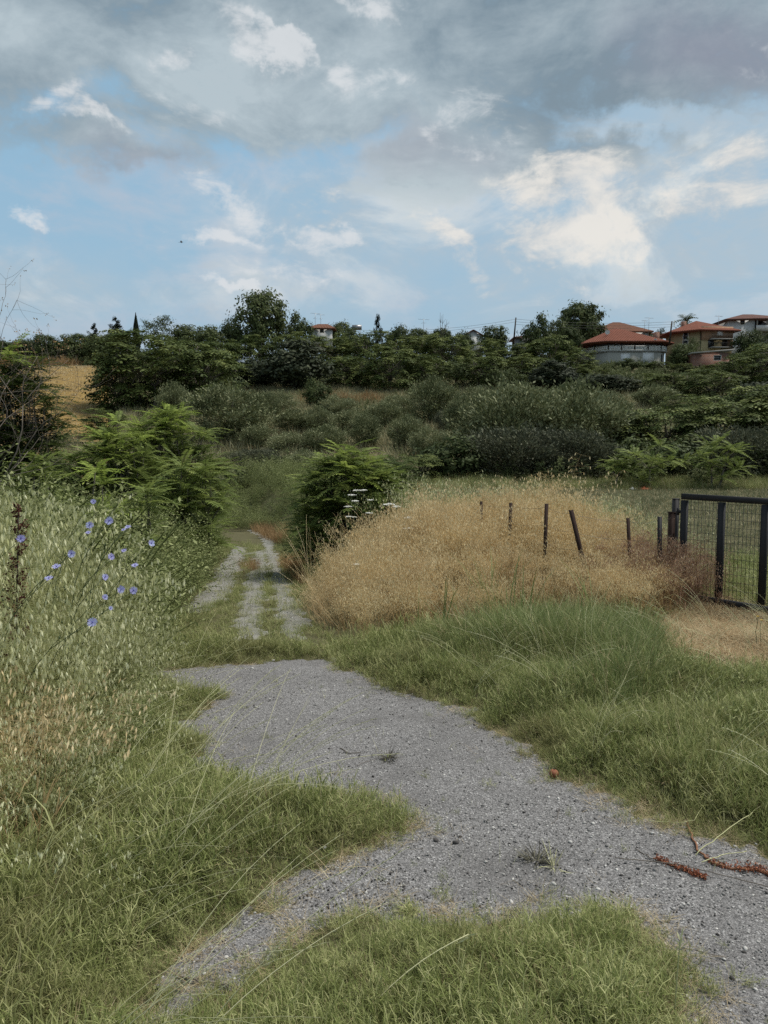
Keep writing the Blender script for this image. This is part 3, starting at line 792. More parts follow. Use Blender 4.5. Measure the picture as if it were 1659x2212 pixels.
# ------------------------------------------------------------------ far trees: unit crowns (1 m wide, 1 m tall), copied and scaled
def rnd_dirs(n, up=0.0):
    d = RNG.normal(size=(n, 3)); d /= np.linalg.norm(d, axis=1)[:, None]; d[:, 2] += up
    return d / np.linalg.norm(d, axis=1)[:, None]
def leaf_quads(c, n, size, ar=.45, flat=.5):
    """a rhombic leaf at every point of c, facing roughly along n"""
    N = len(c)
    n = n + RNG.normal(size=(N, 3)) * flat; n /= np.linalg.norm(n, axis=1)[:, None] + 1e-9
    r = RNG.normal(size=(N, 3)); a = np.cross(n, r); a /= np.linalg.norm(a, axis=1)[:, None] + 1e-9; b = np.cross(n, a)
    s = (size * RNG.uniform(.65, 1.35, N))[:, None]
    return np.stack([c - a * s, c - b * s * ar, c + a * s, c + b * s * ar], 1)
def clumps_in(n, base=.12, squash=1.0, skew=0.0, fill=.35, lobe=1.0):
    """clump centres in an uneven ovoid crown"""
    d = rnd_dirs(n, .15); r = np.where(RNG.random(n) < fill, RNG.uniform(.3, .8, n), RNG.uniform(.78, 1.0, n))
    lob = 1 + lobe * (.16 * np.sin(d[:, 0] * 4 + skew) * np.cos(d[:, 1] * 3 + 2 * skew) + .12 * np.sin(d[:, 2] * 6 + skew * 3))
    h = (1 - base) / 2
    P = d * (r * lob)[:, None] * np.array([.44, .44, h * .9]) + np.array([0, 0, base + h])
    return P, d
def crown_dense(seed, ncl=110, per=46, leaf=.034, cl=.075, base=.04, fill=.3, lobe=1.0):
    g = Geo(); P, d = clumps_in(ncl, base, skew=seed, fill=fill, lobe=lobe)
    k = np.repeat(np.arange(ncl), per)
    o = RNG.normal(size=(len(k), 3)) * cl * np.array([1, 1, .62]); rad = np.repeat(RNG.uniform(.6, 1.35, ncl), per)[:, None]
    c = P[k] + o * rad
    nrm = o / (np.linalg.norm(o, axis=1)[:, None] + 1e-9) + d[k] * .5 + np.array([0, 0, .5])
    tone = np.clip(np.repeat(RNG.uniform(.25, .75, ncl), per) + RNG.normal(size=len(k)) * .16, 0, 1)
    g.quads(leaf_quads(c, nrm, leaf), tone)
    return g
def crown_olive(seed, ncl=110, per=120, base=.04):
    g = Geo(); P, d = clumps_in(ncl, base, skew=seed, fill=.3)
    k = np.repeat(np.arange(ncl), per); N = len(k)
    ax = d[k] * .6 + np.array([0, 0, .9]) + RNG.normal(size=(N, 3)) * .5; ax /= np.linalg.norm(ax, axis=1)[:, None]
    c = P[k] + RNG.normal(size=(N, 3)) * np.array([.06, .06, .055])
    r = RNG.normal(size=(N, 3)); b = np.cross(ax, r); b /= np.linalg.norm(b, axis=1)[:, None]
    s = RNG.uniform(.013, .030, N)[:, None]
    tone = np.clip(np.repeat(RNG.uniform(.2, .7, ncl), per) + RNG.normal(size=N) * .2, 0, 1)
    g.quads(np.stack([c - ax * s, c - b * s * .34, c + ax * s, c + b * s * .34], 1), tone)
    return g
def frond_quads(o, d, L, droop, pairs=4, wid=.36):
    """flat kites along drooping leaf stalks; o (N,3) roots, d (N,3) directions"""
    N = len(o); Q = []
    side = np.cross(d, np.array([0, 0, 1.0])); side /= np.linalg.norm(side, axis=1)[:, None] + 1e-9
    for i in range(pairs):
        t0 = (i + .35) / pairs
        p = o + d * (L * t0)[:, None] - np.array([0, 0, 1.0]) * (L * droop * t0 * t0)[:, None]
        lw = (L * wid * (1 - .55 * abs(t0 - .45)))[:, None]
        fw = d * (L / pairs * .46)[:, None] - np.array([0, 0, 1.0]) * (L * droop * t0 / pairs)[:, None]
        dn = np.array([0, 0, -1.0]) * lw * .35
        for s in (-1, 1):
            tip = p + side * s * lw + dn + fw * .5
            Q.append(np.stack([p, p + (tip - p) * .5 - fw * .62, tip, p + (tip - p) * .5 + fw * .62], 1))
    return np.concatenate(Q), np.tile(np.arange(N), 2 * pairs)
def crown_frond(seed, nr=105, per=11, L=.15, base=.0, pairs=4):
    g = Geo(); P, d = clumps_in(nr, base, skew=seed, fill=.25)
    k = np.repeat(np.arange(nr), per); N = len(k)
    a = RNG.uniform(0, 2 * pi, N); el = RNG.uniform(-.1, .75, N)
    dd = np.stack([np.cos(a) * np.cos(el), np.sin(a) * np.cos(el), np.sin(el)], 1) + d[k] * .35; dd /= np.linalg.norm(dd, axis=1)[:, None]
    Lr = L * RNG.uniform(.7, 1.2, N)
    tone = np.clip(np.repeat(RNG.uniform(.2, .7, nr), per) + RNG.normal(size=N) * .13, 0, 1)
    Q, ix = frond_quads(P[k], dd, Lr, RNG.uniform(.35, .8, N), pairs)
    g.quads(Q, tone[ix])
    return g
def limb(g, a, b, r0, r1, wob=.03, n=5, sides=5, tone=.5):
    t = np.linspace(0, 1, n)[:, None]; p = np.asarray(a) * (1 - t) + np.asarray(b) * t
    p[1:-1] += RNG.normal(size=(n - 2, 3)) * wob
    g.tube(p, np.linspace(r0, r1, n), sides, tone); return p
def trunk_unit(stems=1, fork=.3, spread=.25, r=.028, top=.75):
    g = Geo()
    for s in range(stems):
        a = RNG.uniform(0, 2 * pi); bx = np.array([cos(a), sin(a), 0]) * (.0 if stems == 1 else .05)
        f = bx + np.array([cos(a) * .05, sin(a) * .05, fork])
        limb(g, bx + [0, 0, -.12], f, r / sqrt(stems), r * .8 / sqrt(stems), .008)
        for k in range(4):
            b = a + k * pi / 2 + RNG.uniform(-.5, .5)
            e = np.array([cos(b) * spread, sin(b) * spread, RNG.uniform(fork + .2, top)])
            p = limb(g, f, e, r * .55 / sqrt(stems), r * .18, .015)
            for q in range(2):
                c = b + RNG.uniform(-1, 1); limb(g, p[2], p[2] + np.array([cos(c) * .15, sin(c) * .15, RNG.uniform(.08, .2)]), r * .25, r * .08, .008, 4, 4)
    return g
def crown_cypress():
    g = Geo(); N = 2600; z = RNG.uniform(.02, 1, N); rr = .46 * np.sin(np.clip(z * 1.02, 0, 1) ** .55 * pi) ** .75 * RNG.uniform(.65, 1, N); a = RNG.uniform(0, 2 * pi, N)
    c = np.stack([rr * np.cos(a), rr * np.sin(a), z], 1); n = np.stack([np.cos(a), np.sin(a), np.full(N, .3)], 1)
    g.quads(leaf_quads(c, n, .05, .5) * 1.0, RNG.uniform(.1, .9, N)); return g
def crown_conifer(seed):
    g = Geo()
    for i in range(70):
        z = RNG.uniform(.12, .97); a = RNG.uniform(0, 2 * pi); L = .5 * (1.05 - z) ** .7 * RNG.uniform(.6, 1.15)
        tip = np.array([cos(a) * L, sin(a) * L, z + RNG.uniform(-.02, .12)])
        m = 34; t = RNG.uniform(.25, 1, m)[:, None]
        c = np.array([0, 0, z]) * (1 - t) + tip * t + RNG.normal(size=(m, 3)) * .022
        g.quads(leaf_quads(c, np.tile([0, 0, 1.0], (m, 1)), .04, .25, 1.0), np.clip(RNG.normal(.45, .2, m), 0, 1))
    return g

CROWNS = {
    'dense': [crown_dense(1.0).mesh('dense_crown', M['dense']), crown_dense(2.3, 95, 50).mesh('dense_crown', M['dense']), crown_dense(4.1, 120, 46, .031).mesh('dense_crown', M['dense'])],
    'broad': [crown_dense(1.7, 180, 64, .026, .05, .04, .4, .2).mesh('round_crown', M['dense']), crown_dense(3.2, 130, 60, .026, .062, .04, .35, .5).mesh('round_crown', M['dense'])],
    'dark': [crown_dense(5.0, 110, 50, .036).mesh('dark_crown', M['darkleaf']), crown_dense(6.2, 110, 52, .034).mesh('dark_crown', M['darkleaf'])],
    'airy': [crown_dense(2.9, 46, 46, .024, .075, .2, .5).mesh('open_crown', M['dense']), crown_dense(7.4, 52, 40, .024, .07, .2, .5).mesh('open_crown', M['dense'])],
    'frond': [crown_frond(1.2).mesh('feathery_crown', M['frond_far']), crown_frond(3.4, 120, 11, .13).mesh('feathery_crown', M['frond_far']), crown_frond(5.7, 95, 12, .16).mesh('feathery_crown', M['frond_far'])],
    'olive': [crown_olive(.6).mesh('olive_crown', M['olive']), crown_olive(2.2, 95, 130).mesh('olive_crown', M['olive']), crown_olive(4.9, 120, 110).mesh('olive_crown', M['olive'])],
    'darkolive': [crown_olive(1.6, 120, 115).mesh('dark_olive_crown', M['darkolive']), crown_olive(3.9, 110, 120).mesh('dark_olive_crown', M['darkolive'])],
    'cypress': [crown_cypress().mesh('cypress_crown', M['conifer'])],
    'conifer': [crown_conifer(1).mesh('needle_crown', M['conifer']), crown_conifer(2).mesh('needle_crown', M['conifer'])],
}
TRUNKS = {1: [trunk_unit(1).mesh('trunk', M['bark']), trunk_unit(1, .22, .3).mesh('trunk', M['bark'])], 3: [trunk_unit(3, .28, .28, .03, .8).mesh('trunk', M['palebark']), trunk_unit(4, .25, .3, .03, .8).mesh('trunk', M['palebark'])]}
NT = [0]
def tree(sp, u, Y, vtop, w, label, cat='tree', group=None, name=None, sink=0.0, zb=None):
    i = NT[0]; NT[0] += 1
    t = at(u, vtop, Y); W = w / F * Y * 0.98
    z0 = float(zg(t[0], Y)) - sink if zb is None else zb
    H = t[2] - z0
    if H < .8: z0 = t[2] - .8; H = .8
    o = thing(name or {'olive': 'olive_tree', 'darkolive': 'olive_tree', 'frond': 'ailanthus_tree', 'cypress': 'cypress_tree', 'conifer': 'conifer_tree', 'dark': 'fig_tree'}.get(sp, 'broadleaf_tree'), label, cat, (t[0], Y, z0), (i * 2.4) % 6.28, group)
    o.scale = (W, W, H)
    link('crown', CROWNS[sp][i % len(CROWNS[sp])], o)
    link('trunk', TRUNKS[3 if sp == 'frond' else 1][i % 2], o)
    return o
SKY_G, HILL_G, OLIVE_G, WOOD_G, HEDGE_G = 'trees along the skyline', 'trees covering the hillside', 'olive trees on the slope', 'trees at the edge of the mown field', 'row of dark trees above the stubble field'
# dark row above the stubble field
for k, (u, vt, w) in enumerate([(-70, 728, 120), (0, 736, 90), (55, 730, 80), (100, 722, 76), (140, 725, 66), (172, 719, 70), (212, 722, 80), (250, 716, 90)]):
    tree('broad' if k % 2 else 'dense', u, 126 + (k % 3) * 2, vt, w, ['tree at the left border in the dark row above the stubble field', 'second tree from the left border in the dark row above the stubble field', 'third tree from the left in the dark row, behind the bare branches', 'tree in the dark row directly above the left half of the stubble field', 'tree in the dark row directly above the middle of the stubble field', 'tree in the dark row above the right half of the stubble field', 'tree in the dark row below the small spiky skyline tree', 'right end tree of the dark row, below the pine'][k], group=HEDGE_G)
for sp, u, Y, vt, w, lab in [
    ('conifer', 202, 150, 703, 46, 'small spiky dark tree standing left of the pine on the skyline'),
    ('conifer', 250, 150, 689, 60, 'dark pine with a ragged round top just left of the cypress'),
    ('cypress', 293, 155, 678, 19, 'slim dark cypress, the only narrow column on the skyline'),
    ('airy', 343, 152, 681, 82, 'loose open crowned tree just right of the cypress'),
    ('dense', 402, 152, 701, 80, 'low dark tree between the open crowned tree and the great round tree'),
    ('dense', 455, 150, 702, 76, 'low tree with flat top left of the great round tree'),
    ('dense', 500, 153, 684, 60, 'dark tree leaning against the left side of the great round tree'),
    ('broad', 563, 150, 622, 130, 'great round tree, the tallest and roundest on the skyline'),
    ('dense', 646, 152, 674, 58, 'pointed green tree just right of the great round tree'),
    ('broad', 730, 163, 695, 80, 'flat topped trees behind the small white house'),
    ('conifer', 816, 152, 687, 44, 'small spiky tree standing in the middle of the skyline'),
    ('dense', 768, 150, 710, 70, 'low round tree beside the small white house'),
    ('dense', 862, 153, 699, 66, 'low dark tree right of the spiky middle tree'),
    ('broad', 908, 153, 708, 66, 'low tree under the wide antenna'),
    ('broad', 952, 155, 704, 60, 'low hedge like tree behind the bare pale twigs'),
    ('dense', 1000, 152, 712, 50, 'low tree just left of the gabled white house'),
    ('dense', 1066, 154, 703, 66, 'dark tree just right of the gabled white house'),
    ('dense', 1161, 147, 680, 66, 'dark lopsided tree right of the thin leaning pole'),
    ('broad', 1258, 166, 645, 112, 'big dark tree left of the balcony house, tallest on the right'),
    ('dense', 1204, 152, 690, 56, 'small tree filling the gap left of the big dark tree'),
    ('broad', 1232, 150, 702, 62, 'mid green round tree in front of the big dark tree'),
    ('airy', 1423, 170, 708, 44, 'small tree between the chimney and the stout pole'),
    ('dense', 1474, 146, 742, 56, 'dark bush between the balcony house and the ochre house'),
    ('airy', 1497, 148, 728, 44, 'loose leafy tree against the ochre wall'),
    ('dense', 1612, 150, 712, 60, 'dark tree between the ochre house and the grey house'),
    ('airy', 1642, 150, 708, 50, 'leafy tree climbing in front of the grey house')]:
    tree(sp, u, Y, vt, w, lab, group=SKY_G)
# feathery belt on the upper slope
for k, (u, Y, vt, w, lab) in enumerate([
    (318, 80, 704, 250, 'broad feathery tree at the right edge of the stubble field'), (262, 78, 752, 130, 'lower feathery tree overhanging the right edge of the stubble field'), (430, 82, 735, 190, 'feathery tree right of the broad one beside the stubble field'), (225, 64, 880, 110, 'feathery bush at the lower corner of the stubble field'),
    (390, 116, 722, 150, 'feathery tree under the open crowned skyline tree'), (470, 122, 725, 120, 'feathery tree under the flat topped skyline tree'),
    (545, 126, 722, 110, 'feathery tree in front of the great round tree'), (632, 126, 713, 110, 'feathery tree under the pointed tree'),
    (715, 128, 716, 120, 'feathery tree below the small white house'), (800, 126, 712, 120, 'feathery tree below the spiky middle tree'),
    (885, 124, 718, 120, 'feathery tree below the wide antenna'), (965, 122, 716, 115, 'feathery tree below the bare pale twigs'),
    (1050, 126, 728, 110, 'feathery tree below the gabled white house'), (1118, 126, 734, 100, 'feathery tree below the thin leaning pole'),
    (1190, 122, 722, 120, 'feathery tree below the lopsided dark tree'), (1240, 118, 745, 100, 'feathery tree beside the foot of the balcony stair')]):
    tree('frond', u, Y, vt, w, lab, group=HILL_G)
for sp, u, Y, vt, w, lab in [
    ('dark', 640, 100, 745, 160, 'large almost black fig tree in the middle of the hillside'), ('dark', 560, 104, 775, 130, 'dark fig tree left of the almost black one'),
    ('frond', 470, 100, 770, 150, 'feathery tree in front of the dark figs on the left'), ('frond', 760, 104, 762, 120, 'feathery tree right of the almost black fig'),
    ('frond', 840, 100, 742, 130, 'tall pale feathery tree in the middle of the slope'), ('frond', 925, 102, 762, 110, 'feathery tree right of the tall pale one'),
    ('airy', 985, 103, 775, 90, 'thin stemmed open tree in the middle of the slope'), ('frond', 1040, 104, 758, 120, 'large feathery tree right of the thin stemmed one'),
    ('airy', 1090, 100, 790, 100, 'open tree showing its pale stems on the right of the slope'), ('frond', 1140, 106, 762, 120, 'feathery tree below the left end of the balcony stair'),
    ('dark', 1195, 100, 785, 120, 'dark tree under the feathery ones left of the balcony house'), ('dark', 1300, 98, 806, 130, 'dark fig tree on the slope below the balcony house'),
    ('frond', 1235, 112, 786, 90, 'feathery tree in front of the balcony stair'), ('dark', 1345, 96, 815, 110, 'dark round fig right of the one below the balcony house'),
    ('dense', 1352, 142, 775, 56, 'leafy bush against the front wall of the balcony house'), ('dense', 1392, 142, 784, 36, 'small dark bush at the foot of the balcony house'),
    ('frond', 1425, 140, 780, 60, 'feathery young tree before the right front of the balcony house'), ('frond', 1468, 138, 784, 70, 'yellow green feathery bush left of the brick shed'),
    ('frond', 1290, 128, 797, 60, 'low feathery bush below the left front of the balcony house'), ('frond', 1560, 128, 784, 100, 'feathery bush in front of the brick shed'),
    ('frond', 1622, 96, 754, 150, 'large feathery tree below the ochre house'), ('frond', 1690, 100, 724, 190, 'tall feathery tree at the right border below the grey house'),
    ('dark', 1650, 78, 828, 170, 'dark fig tree on the right below the tall feathery trees'), ('frond', 1540, 86, 792, 140, 'mid green feathery tree left of the dark right hand fig'),
    ('frond', 1450, 92, 800, 130, 'feathery tree on the slope below the brick shed'), ('olive', 1420, 82, 832, 110, 'grey olive on the right slope with a dark hollow'),
    ('frond', 1500, 72, 850, 150, 'feathery tree above the thicket on the right')]:
    tree(sp, u, Y, vt, w, lab, group=HILL_G)
# olives
for k, (sp, u, Y, vt, w, lab) in enumerate([
    ('olive', 492, 61, 832, 205, 'large round dark olive above the young ailanthus'), ('olive', 380, 70, 838, 110, 'silver topped olive left of the large round dark one'),
    ('dense', 684, 84, 830, 62, 'compact green bush standing alone in the pale grass'), ('olive', 600, 80, 862, 100, 'pale olive right of the large round dark one'),
    ('olive', 640, 66, 902, 120, 'low olive in the middle of the grove, left side'), ('olive', 730, 74, 872, 110, 'low olive below the bush standing alone'),
    ('olive', 830, 68, 878, 120, 'dark bluish olive in the middle of the grove'), ('olive', 935, 72, 826, 140, 'olive with forked trunk standing clear on the slope'),
    ('olive', 1035, 74, 845, 130, 'olive right of the one with the clear forked trunk'), ('olive', 1110, 66, 832, 170, 'pale olive looking out over the left part of the dark thicket'),
    ('olive', 1215, 66, 836, 190, 'pale olive looking out over the middle of the dark thicket'), ('olive', 1310, 64, 866, 130, 'olive behind the thicket below the fig trees'),
    ('darkolive', 560, 50, 975, 120, 'small dark olive beside the track hollow'), ('olive', 620, 56, 945, 120, 'low olive above the track hollow'),
    ('olive', 700, 56, 930, 110, 'low olive left of the middle ailanthus'), ('olive', 790, 58, 912, 110, 'low olive behind the middle ailanthus'),
    ('olive', 880, 58, 918, 110, 'low olive right behind the middle ailanthus'), ('darkolive', 968, 66, 888, 60, 'small dark olive right of the forked trunk'),
    ('olive', 505, 54, 985, 90, 'grey olive bush left of the track hollow'), ('olive', 660, 48, 985, 110, 'grey bush at the end of the track'), ('olive', 570, 74, 858, 100, 'olive touching the right side of the large round dark one'), ('olive', 760, 66, 905, 110, 'olive in the second row behind the middle ailanthus'), ('olive', 690, 64, 900, 90, 'narrow olive in the middle of the grove'), ('olive', 860, 76, 858, 100, 'olive left of the one with the forked trunk'), ('olive', 560, 58, 930, 110, 'olive below the large round dark one'), ('olive', 1000, 62, 868, 120, 'olive right of the small dark one by the forked trunk'), ('olive', 930, 54, 935, 120, 'olive above the feathery bush left of the thicket')]):
    tree(sp, u, Y, vt - (6 + (k * 37) % 17 if w < 150 else 0), w * (.78 + .05 * ((k * 7) % 5) if w < 150 else 1), lab, 'bush' if sp == 'dense' else 'tree', OLIVE_G, 'green_bush' if sp == 'dense' else None)
for sp, u, Y, vt, w, lab in [
    ('olive', 1105, 51, 836, 270, 'wide pale topped olive behind the dry oats, left end of the thicket'), ('olive', 1238, 53, 832, 270, 'tall pale topped olive in the middle of the thicket'),
    ('dense', 975, 46, 942, 160, 'dark green bush filling the foot of the thicket above the oats'), ('darkolive', 1120, 46, 915, 220, 'dark olive at the foot of the wide pale topped one'),
    ('darkolive', 1250, 46, 925, 190, 'dark olive at the foot of the tall pale topped one'), ('dense', 1345, 46, 945, 150, 'dark bush behind the pair of young ailanthus'),
    ('frond', 1345, 54, 872, 180, 'feathery tree right of the tall pale topped olive'), ('frond', 1445, 52, 868, 200, 'feathery tree rising behind the spired ailanthus'),
    ('dense', 1480, 46, 940, 160, 'dark bush right of the pair of young ailanthus'), ('darkolive', 1585, 46, 915, 190, 'dark olive towards the right end of the thicket'),
    ('frond', 1555, 52, 842, 220, 'large feathery tree rising out of the right end of the thicket'), ('frond', 1668, 52, 824, 220, 'feathery tree at the right border above the mown field'),
    ('dense', 1660, 46, 940, 170, 'dark bush at the right border of the thicket'), ('frond', 900, 44, 975, 120, 'feathery bush left of the dark thicket')]:
    tree(sp, u, Y, vt, w, lab, group=WOOD_G, sink=.3)
# palm by the ochre house
b0 = at(1481, 745, 165); tp = at(1481, 691, 165); Hp = tp[2] - b0[2]
pm = thing('palm_tree', 'palm tree with arching fronds behind the ochre house', 'palm', b0)
g = Geo(); g.tube([(0, 0, -1), (.1, 0, Hp * .5), (0, 0, Hp)], [.35, .28, .3], 8); part('trunk', g, M['bark'], pm)
for k in range(26):
    a = k * 2.4; e = RNG.uniform(-.2, 1.25); L = 3.0
    d = np.array([[cos(a) * cos(e), sin(a) * cos(e), sin(e)]]); Q, ix = frond_quads(np.array([[0, 0, Hp]]), d, np.array([L]), np.array([.45]), 7, .26)
    g = Geo(); g.quads(Q, RNG.uniform(.2, .6)); link('leaf', g.mesh('palm_leaf', M['dense']), pm)
# bare pale twigs standing on the skyline
b0 = at(953, 720, 150); tw = thing('bare_tree', 'bare pale twigs of a leafless tree on the middle skyline', 'tree', b0)
g = Geo()
for dx, h in ((-.2, 3.9), (.35, 3.6), (1.1, 2.6)):
    limb(g, (dx * .3, 0, -1), (dx, 0, h), .06, .02, .05)
    for k in range(3): limb(g, (dx * .6, 0, h * .5), (dx + RNG.uniform(-.5, .6), 0, h * RNG.uniform(.65, .9)), .035, .012, .03)
part('trunk', g, M['palebark'], tw)

# ------------------------------------------------------------------ near ailanthus: every leaf a compound frond of its own
def frond_mesh(mat_, droop, pairs=11, t0=.35, t1=.65):
    g = Geo(); n = 7
    t = np.linspace(0, 1, n); P = np.stack([t, np.zeros(n), -droop * t ** 2 + .12 * t], 1); P[:, 0] *= 1 - .18 * droop
    g.tube(P, np.linspace(.012, .004, n), 3, .8, 0, False)
    for i in range(pairs):
        tt = .16 + .84 * i / pairs; p = np.array([np.interp(tt, t, P[:, k]) for k in range(3)])
        L = .20 * (1 - .75 * abs(tt - .5) ** 1.6) * RNG.uniform(.85, 1.1); w = .037
        for s in (-1, 1):
            d = np.array([.42, s * .95, -.30 + RNG.normal() * .10]); d /= np.linalg.norm(d)
            f = np.array([1, 0, -.3]); f /= np.linalg.norm(f)
            m = p + d * L * .42 + np.array([0, 0, .012]); tip = p + d * L
            g.add([p, m - f * w, tip, m + f * w], np.array([[0, 1, 2, 3]]), RNG.uniform(t0, t1))
    p = P[-1]; g.add([p, p + [.07, .03, -.02], p + [.15, 0, -.08], p + [.07, -.03, -.02]], np.array([[0, 1, 2, 3]]), t1)
    return g
FR = {'frond': [frond_mesh(M['frond'], dr, 11, a, a + .3) for dr, a in ((.25, .25), (.45, .3), (.65, .2), (.4, .45), (.55, .5))],
      'dark': [frond_mesh(M['frond'], dr, 10, a, a + .25) for dr, a in ((.35, .2), (.55, .4), (.7, .3))],
      'young': [frond_mesh(M['young'], dr, 11, a, a + .35) for dr, a in ((.25, .3), (.45, .4), (.5, .2))]}
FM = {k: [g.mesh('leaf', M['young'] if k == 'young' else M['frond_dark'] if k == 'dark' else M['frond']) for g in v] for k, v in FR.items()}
def ailanthus(label, u, Y, vtop, w, nros, per, L, kind='frond', cap=260, base=.1, vb=None, name='ailanthus_tree', cat='tree', group='young ailanthus trees near the track', shape=.0, lean=0.0, tipyoung=0.0):
    t = at(u, vtop, Y); W = w / F * Y
    z0 = float(zg(t[0], Y)); H = t[2] - z0 - L * .25
    o = thing(name, label, cat, (t[0], Y, z0), 0, group)
    # rosettes on the tips of the limbs
    d = rnd_dirs(nros, .25)
    if nros < 3: d[:] = [0, 0, 1]
    r = np.where(RNG.random(nros) < .3, RNG.uniform(.25, .7, nros), RNG.uniform(.75, 1, nros))
    hb = (1 - base) / 2
    P = d * r[:, None] * np.array([W * .5 - L * .45, (W * .5 - L * .45) * .9, H * hb]) + np.array([0, 0, H * (base + hb)])
    P[:, :2] *= (1 + shape * (.5 - P[:, 2] / max(H, .1)))[:, None]
    P[:, 0] += lean * P[:, 2]
    P[:, 2] = np.maximum(P[:, 2], .15)
    g = Geo(); ns = max(1, min(5, nros // 8))
    feet = [np.array([RNG.uniform(-.12, .12) * W * (ns > 1), RNG.uniform(-.1, .1) * W * (ns > 1), -.1]) for _ in range(ns)]
    mids = [f + np.array([f[0] * .8, f[1] * .8, H * .45]) for f in feet]
    for f, m_ in zip(feet, mids): limb(g, f, m_, .035 + .008 * W, .022 + .004 * W, .03, 5, 6)
    for p in P:
        j = min(range(ns), key=lambda q: np.linalg.norm(mids[q] - p))
        a = mids[j] if p[2] > mids[j][2] * .9 else mids[j] * .5 + feet[j] * .5
        limb(g, a, p, .018, .008, .03, 4, 4)
    part('trunk', g, M['palebark'], o)
    items = []
    order = np.argsort(-(P[:, 2] - P[:, 1] * .7))
    for rk, j in enumerate(order):
        p = P[j]; a0 = RNG.uniform(0, 6.28)
        for q in range(per):
            a = a0 + q * 2.399; e = RNG.uniform(-.05, .9) * (1 if q else 1.2)
            dv = Vector((cos(a) * cos(e) + d[j][0] * .25, sin(a) * cos(e) + d[j][1] * .25, sin(e))).normalized()
            zr_ = Vector((0, 0, 1)); yv = zr_.cross(dv).normalized(); zv = dv.cross(yv)
            Lq = L * RNG.uniform(.7, 1.15)
            Mx = Matrix(((dv.x, yv.x, zv.x, p[0]), (dv.y, yv.y, zv.y, p[1]), (dv.z, yv.z, zv.z, p[2]), (0, 0, 0, 1))) @ Matrix.Scale(Lq, 4)
            kk = 'young' if kind == 'young' or (rk < nros * tipyoung and q < per * .5) else kind
            items.append((p[2] - p[1] + RNG.uniform(0, .5), kk, Mx))
    items.sort(key=lambda s: -s[0])
    for i, (s, kk, Mx) in enumerate(items[:cap]):
        lf = link('leaf', FM[kk][i % len(FM[kk])], o); lf.matrix_local = Mx
    rest = items[cap:]
    if rest:
        g = Geo()
        for i, (s, kk, Mx) in enumerate(rest):
            src = FR['dark' if kk == 'dark' else 'frond'][i % 3]
            V = np.concatenate(src.V); A = np.array(Mx)
            g.add(V @ A[:3, :3].T + A[:3, 3], [f for f, m in src.F], np.concatenate(src.T))
        part('foliage', g, M['frond_dark' if kind == 'dark' else 'frond'], o, kind='stuff')
    return o
ailanthus('large spreading ailanthus left of the track, bright new leaves along its top', 368, 21, 868, 275, 160, 9, .60, cap=300, base=.0, shape=.3, tipyoung=.10)
ailanthus('ailanthus with yellowish top standing left of the large spreading one', 258, 18.5, 895, 215, 90, 9, .56, cap=250, base=.0, shape=.3, tipyoung=.16)
ailanthus('low dark ailanthus at the foot of the large one beside the track', 420, 16.5, 965, 180, 40, 8, .62, cap=150, base=.0)
ailanthus('ailanthus clump below the stubble field', 165, 19, 945, 170, 36, 8, .62, cap=130, base=.0)
ailanthus('bright yellow green ailanthus sapling standing out above the weeds', 212, 10.0, 985, 105, 5, 9, .40, kind='young', cap=80, base=.35)
ailanthus('darker ailanthus sapling right of the yellow green one', 312, 10.5, 1018, 105, 7, 8, .42, cap=80, base=.3)
ailanthus('leafy ailanthus on the right bank of the track, before the dry oats', 758, 16.0, 958, 275, 135, 9, .56, cap=300, shape=.55, base=.0, tipyoung=.05)
ailanthus('small ailanthus squeezed between the track and the right bank one', 668, 17, 1030, 95, 20, 8, .50, cap=80, base=.0)
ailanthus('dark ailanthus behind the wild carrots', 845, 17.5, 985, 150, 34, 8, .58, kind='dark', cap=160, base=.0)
ailanthus('ailanthus with the tallest spire in front of the dark thicket', 1405, 41, 945, 130, 13, 9, .95, cap=100, base=.05)
ailanthus('pale ailanthus left of the spired one at the field edge', 1335, 41, 985, 90, 9, 8, .85, cap=70, base=.05)
ailanthus('wide ailanthus right of the spired one at the field edge', 1545, 41, 945, 170, 20, 8, .95, cap=130, base=.05)
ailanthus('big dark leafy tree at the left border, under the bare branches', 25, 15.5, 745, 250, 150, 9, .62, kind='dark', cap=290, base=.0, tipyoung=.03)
ailanthus('low ailanthus shoots in front of the dark tree at the left border', 85, 13.5, 975, 160, 24, 8, .45, cap=100, base=.0)

# bare, dry branches at the left border
b0 = at(-40, 1000, 11.5); b0[2] = float(zg(b0[0], b0[1]))
bt = thing('bare_shrub', 'nearly leafless grey shrub with fine branching twigs at the left border', 'shrub', b0)
g = Geo(); gl = Geo()
RNG = np.random.default_rng(5)
def twig(a, d, L, r, depth):
    n = 6; P = [a]
    for k in range(n - 1):
        d = d + RNG.normal(size=3) * .16 + np.array([0, 0, .05]); d /= np.linalg.norm(d); P.append(P[-1] + d * L / (n - 1))
    P = np.array(P); g.tube(P, np.linspace(r, r * .45, n), 5 if depth > 2 else 3, .5)
    if depth == 0:
        c = P[-1] + RNG.normal(size=(4, 3)) * .02
        gl.quads(leaf_quads(c, np.tile([0, 0, 1.0], (4, 1)), .016, .5, 1.0), RNG.uniform(.2, .8, 4)); return
    for k in range(3 if depth > 1 else 4):
        q = P[RNG.integers(2, n)]; dd = d + RNG.normal(size=3) * .62; dd[1] *= .6; dd /= np.linalg.norm(dd)
        twig(q, dd, L * RNG.uniform(.5, .75), r * .5, depth - 1)
def toward(u, v): e = at(u, v, 11.5) - b0; return e / np.linalg.norm(e)
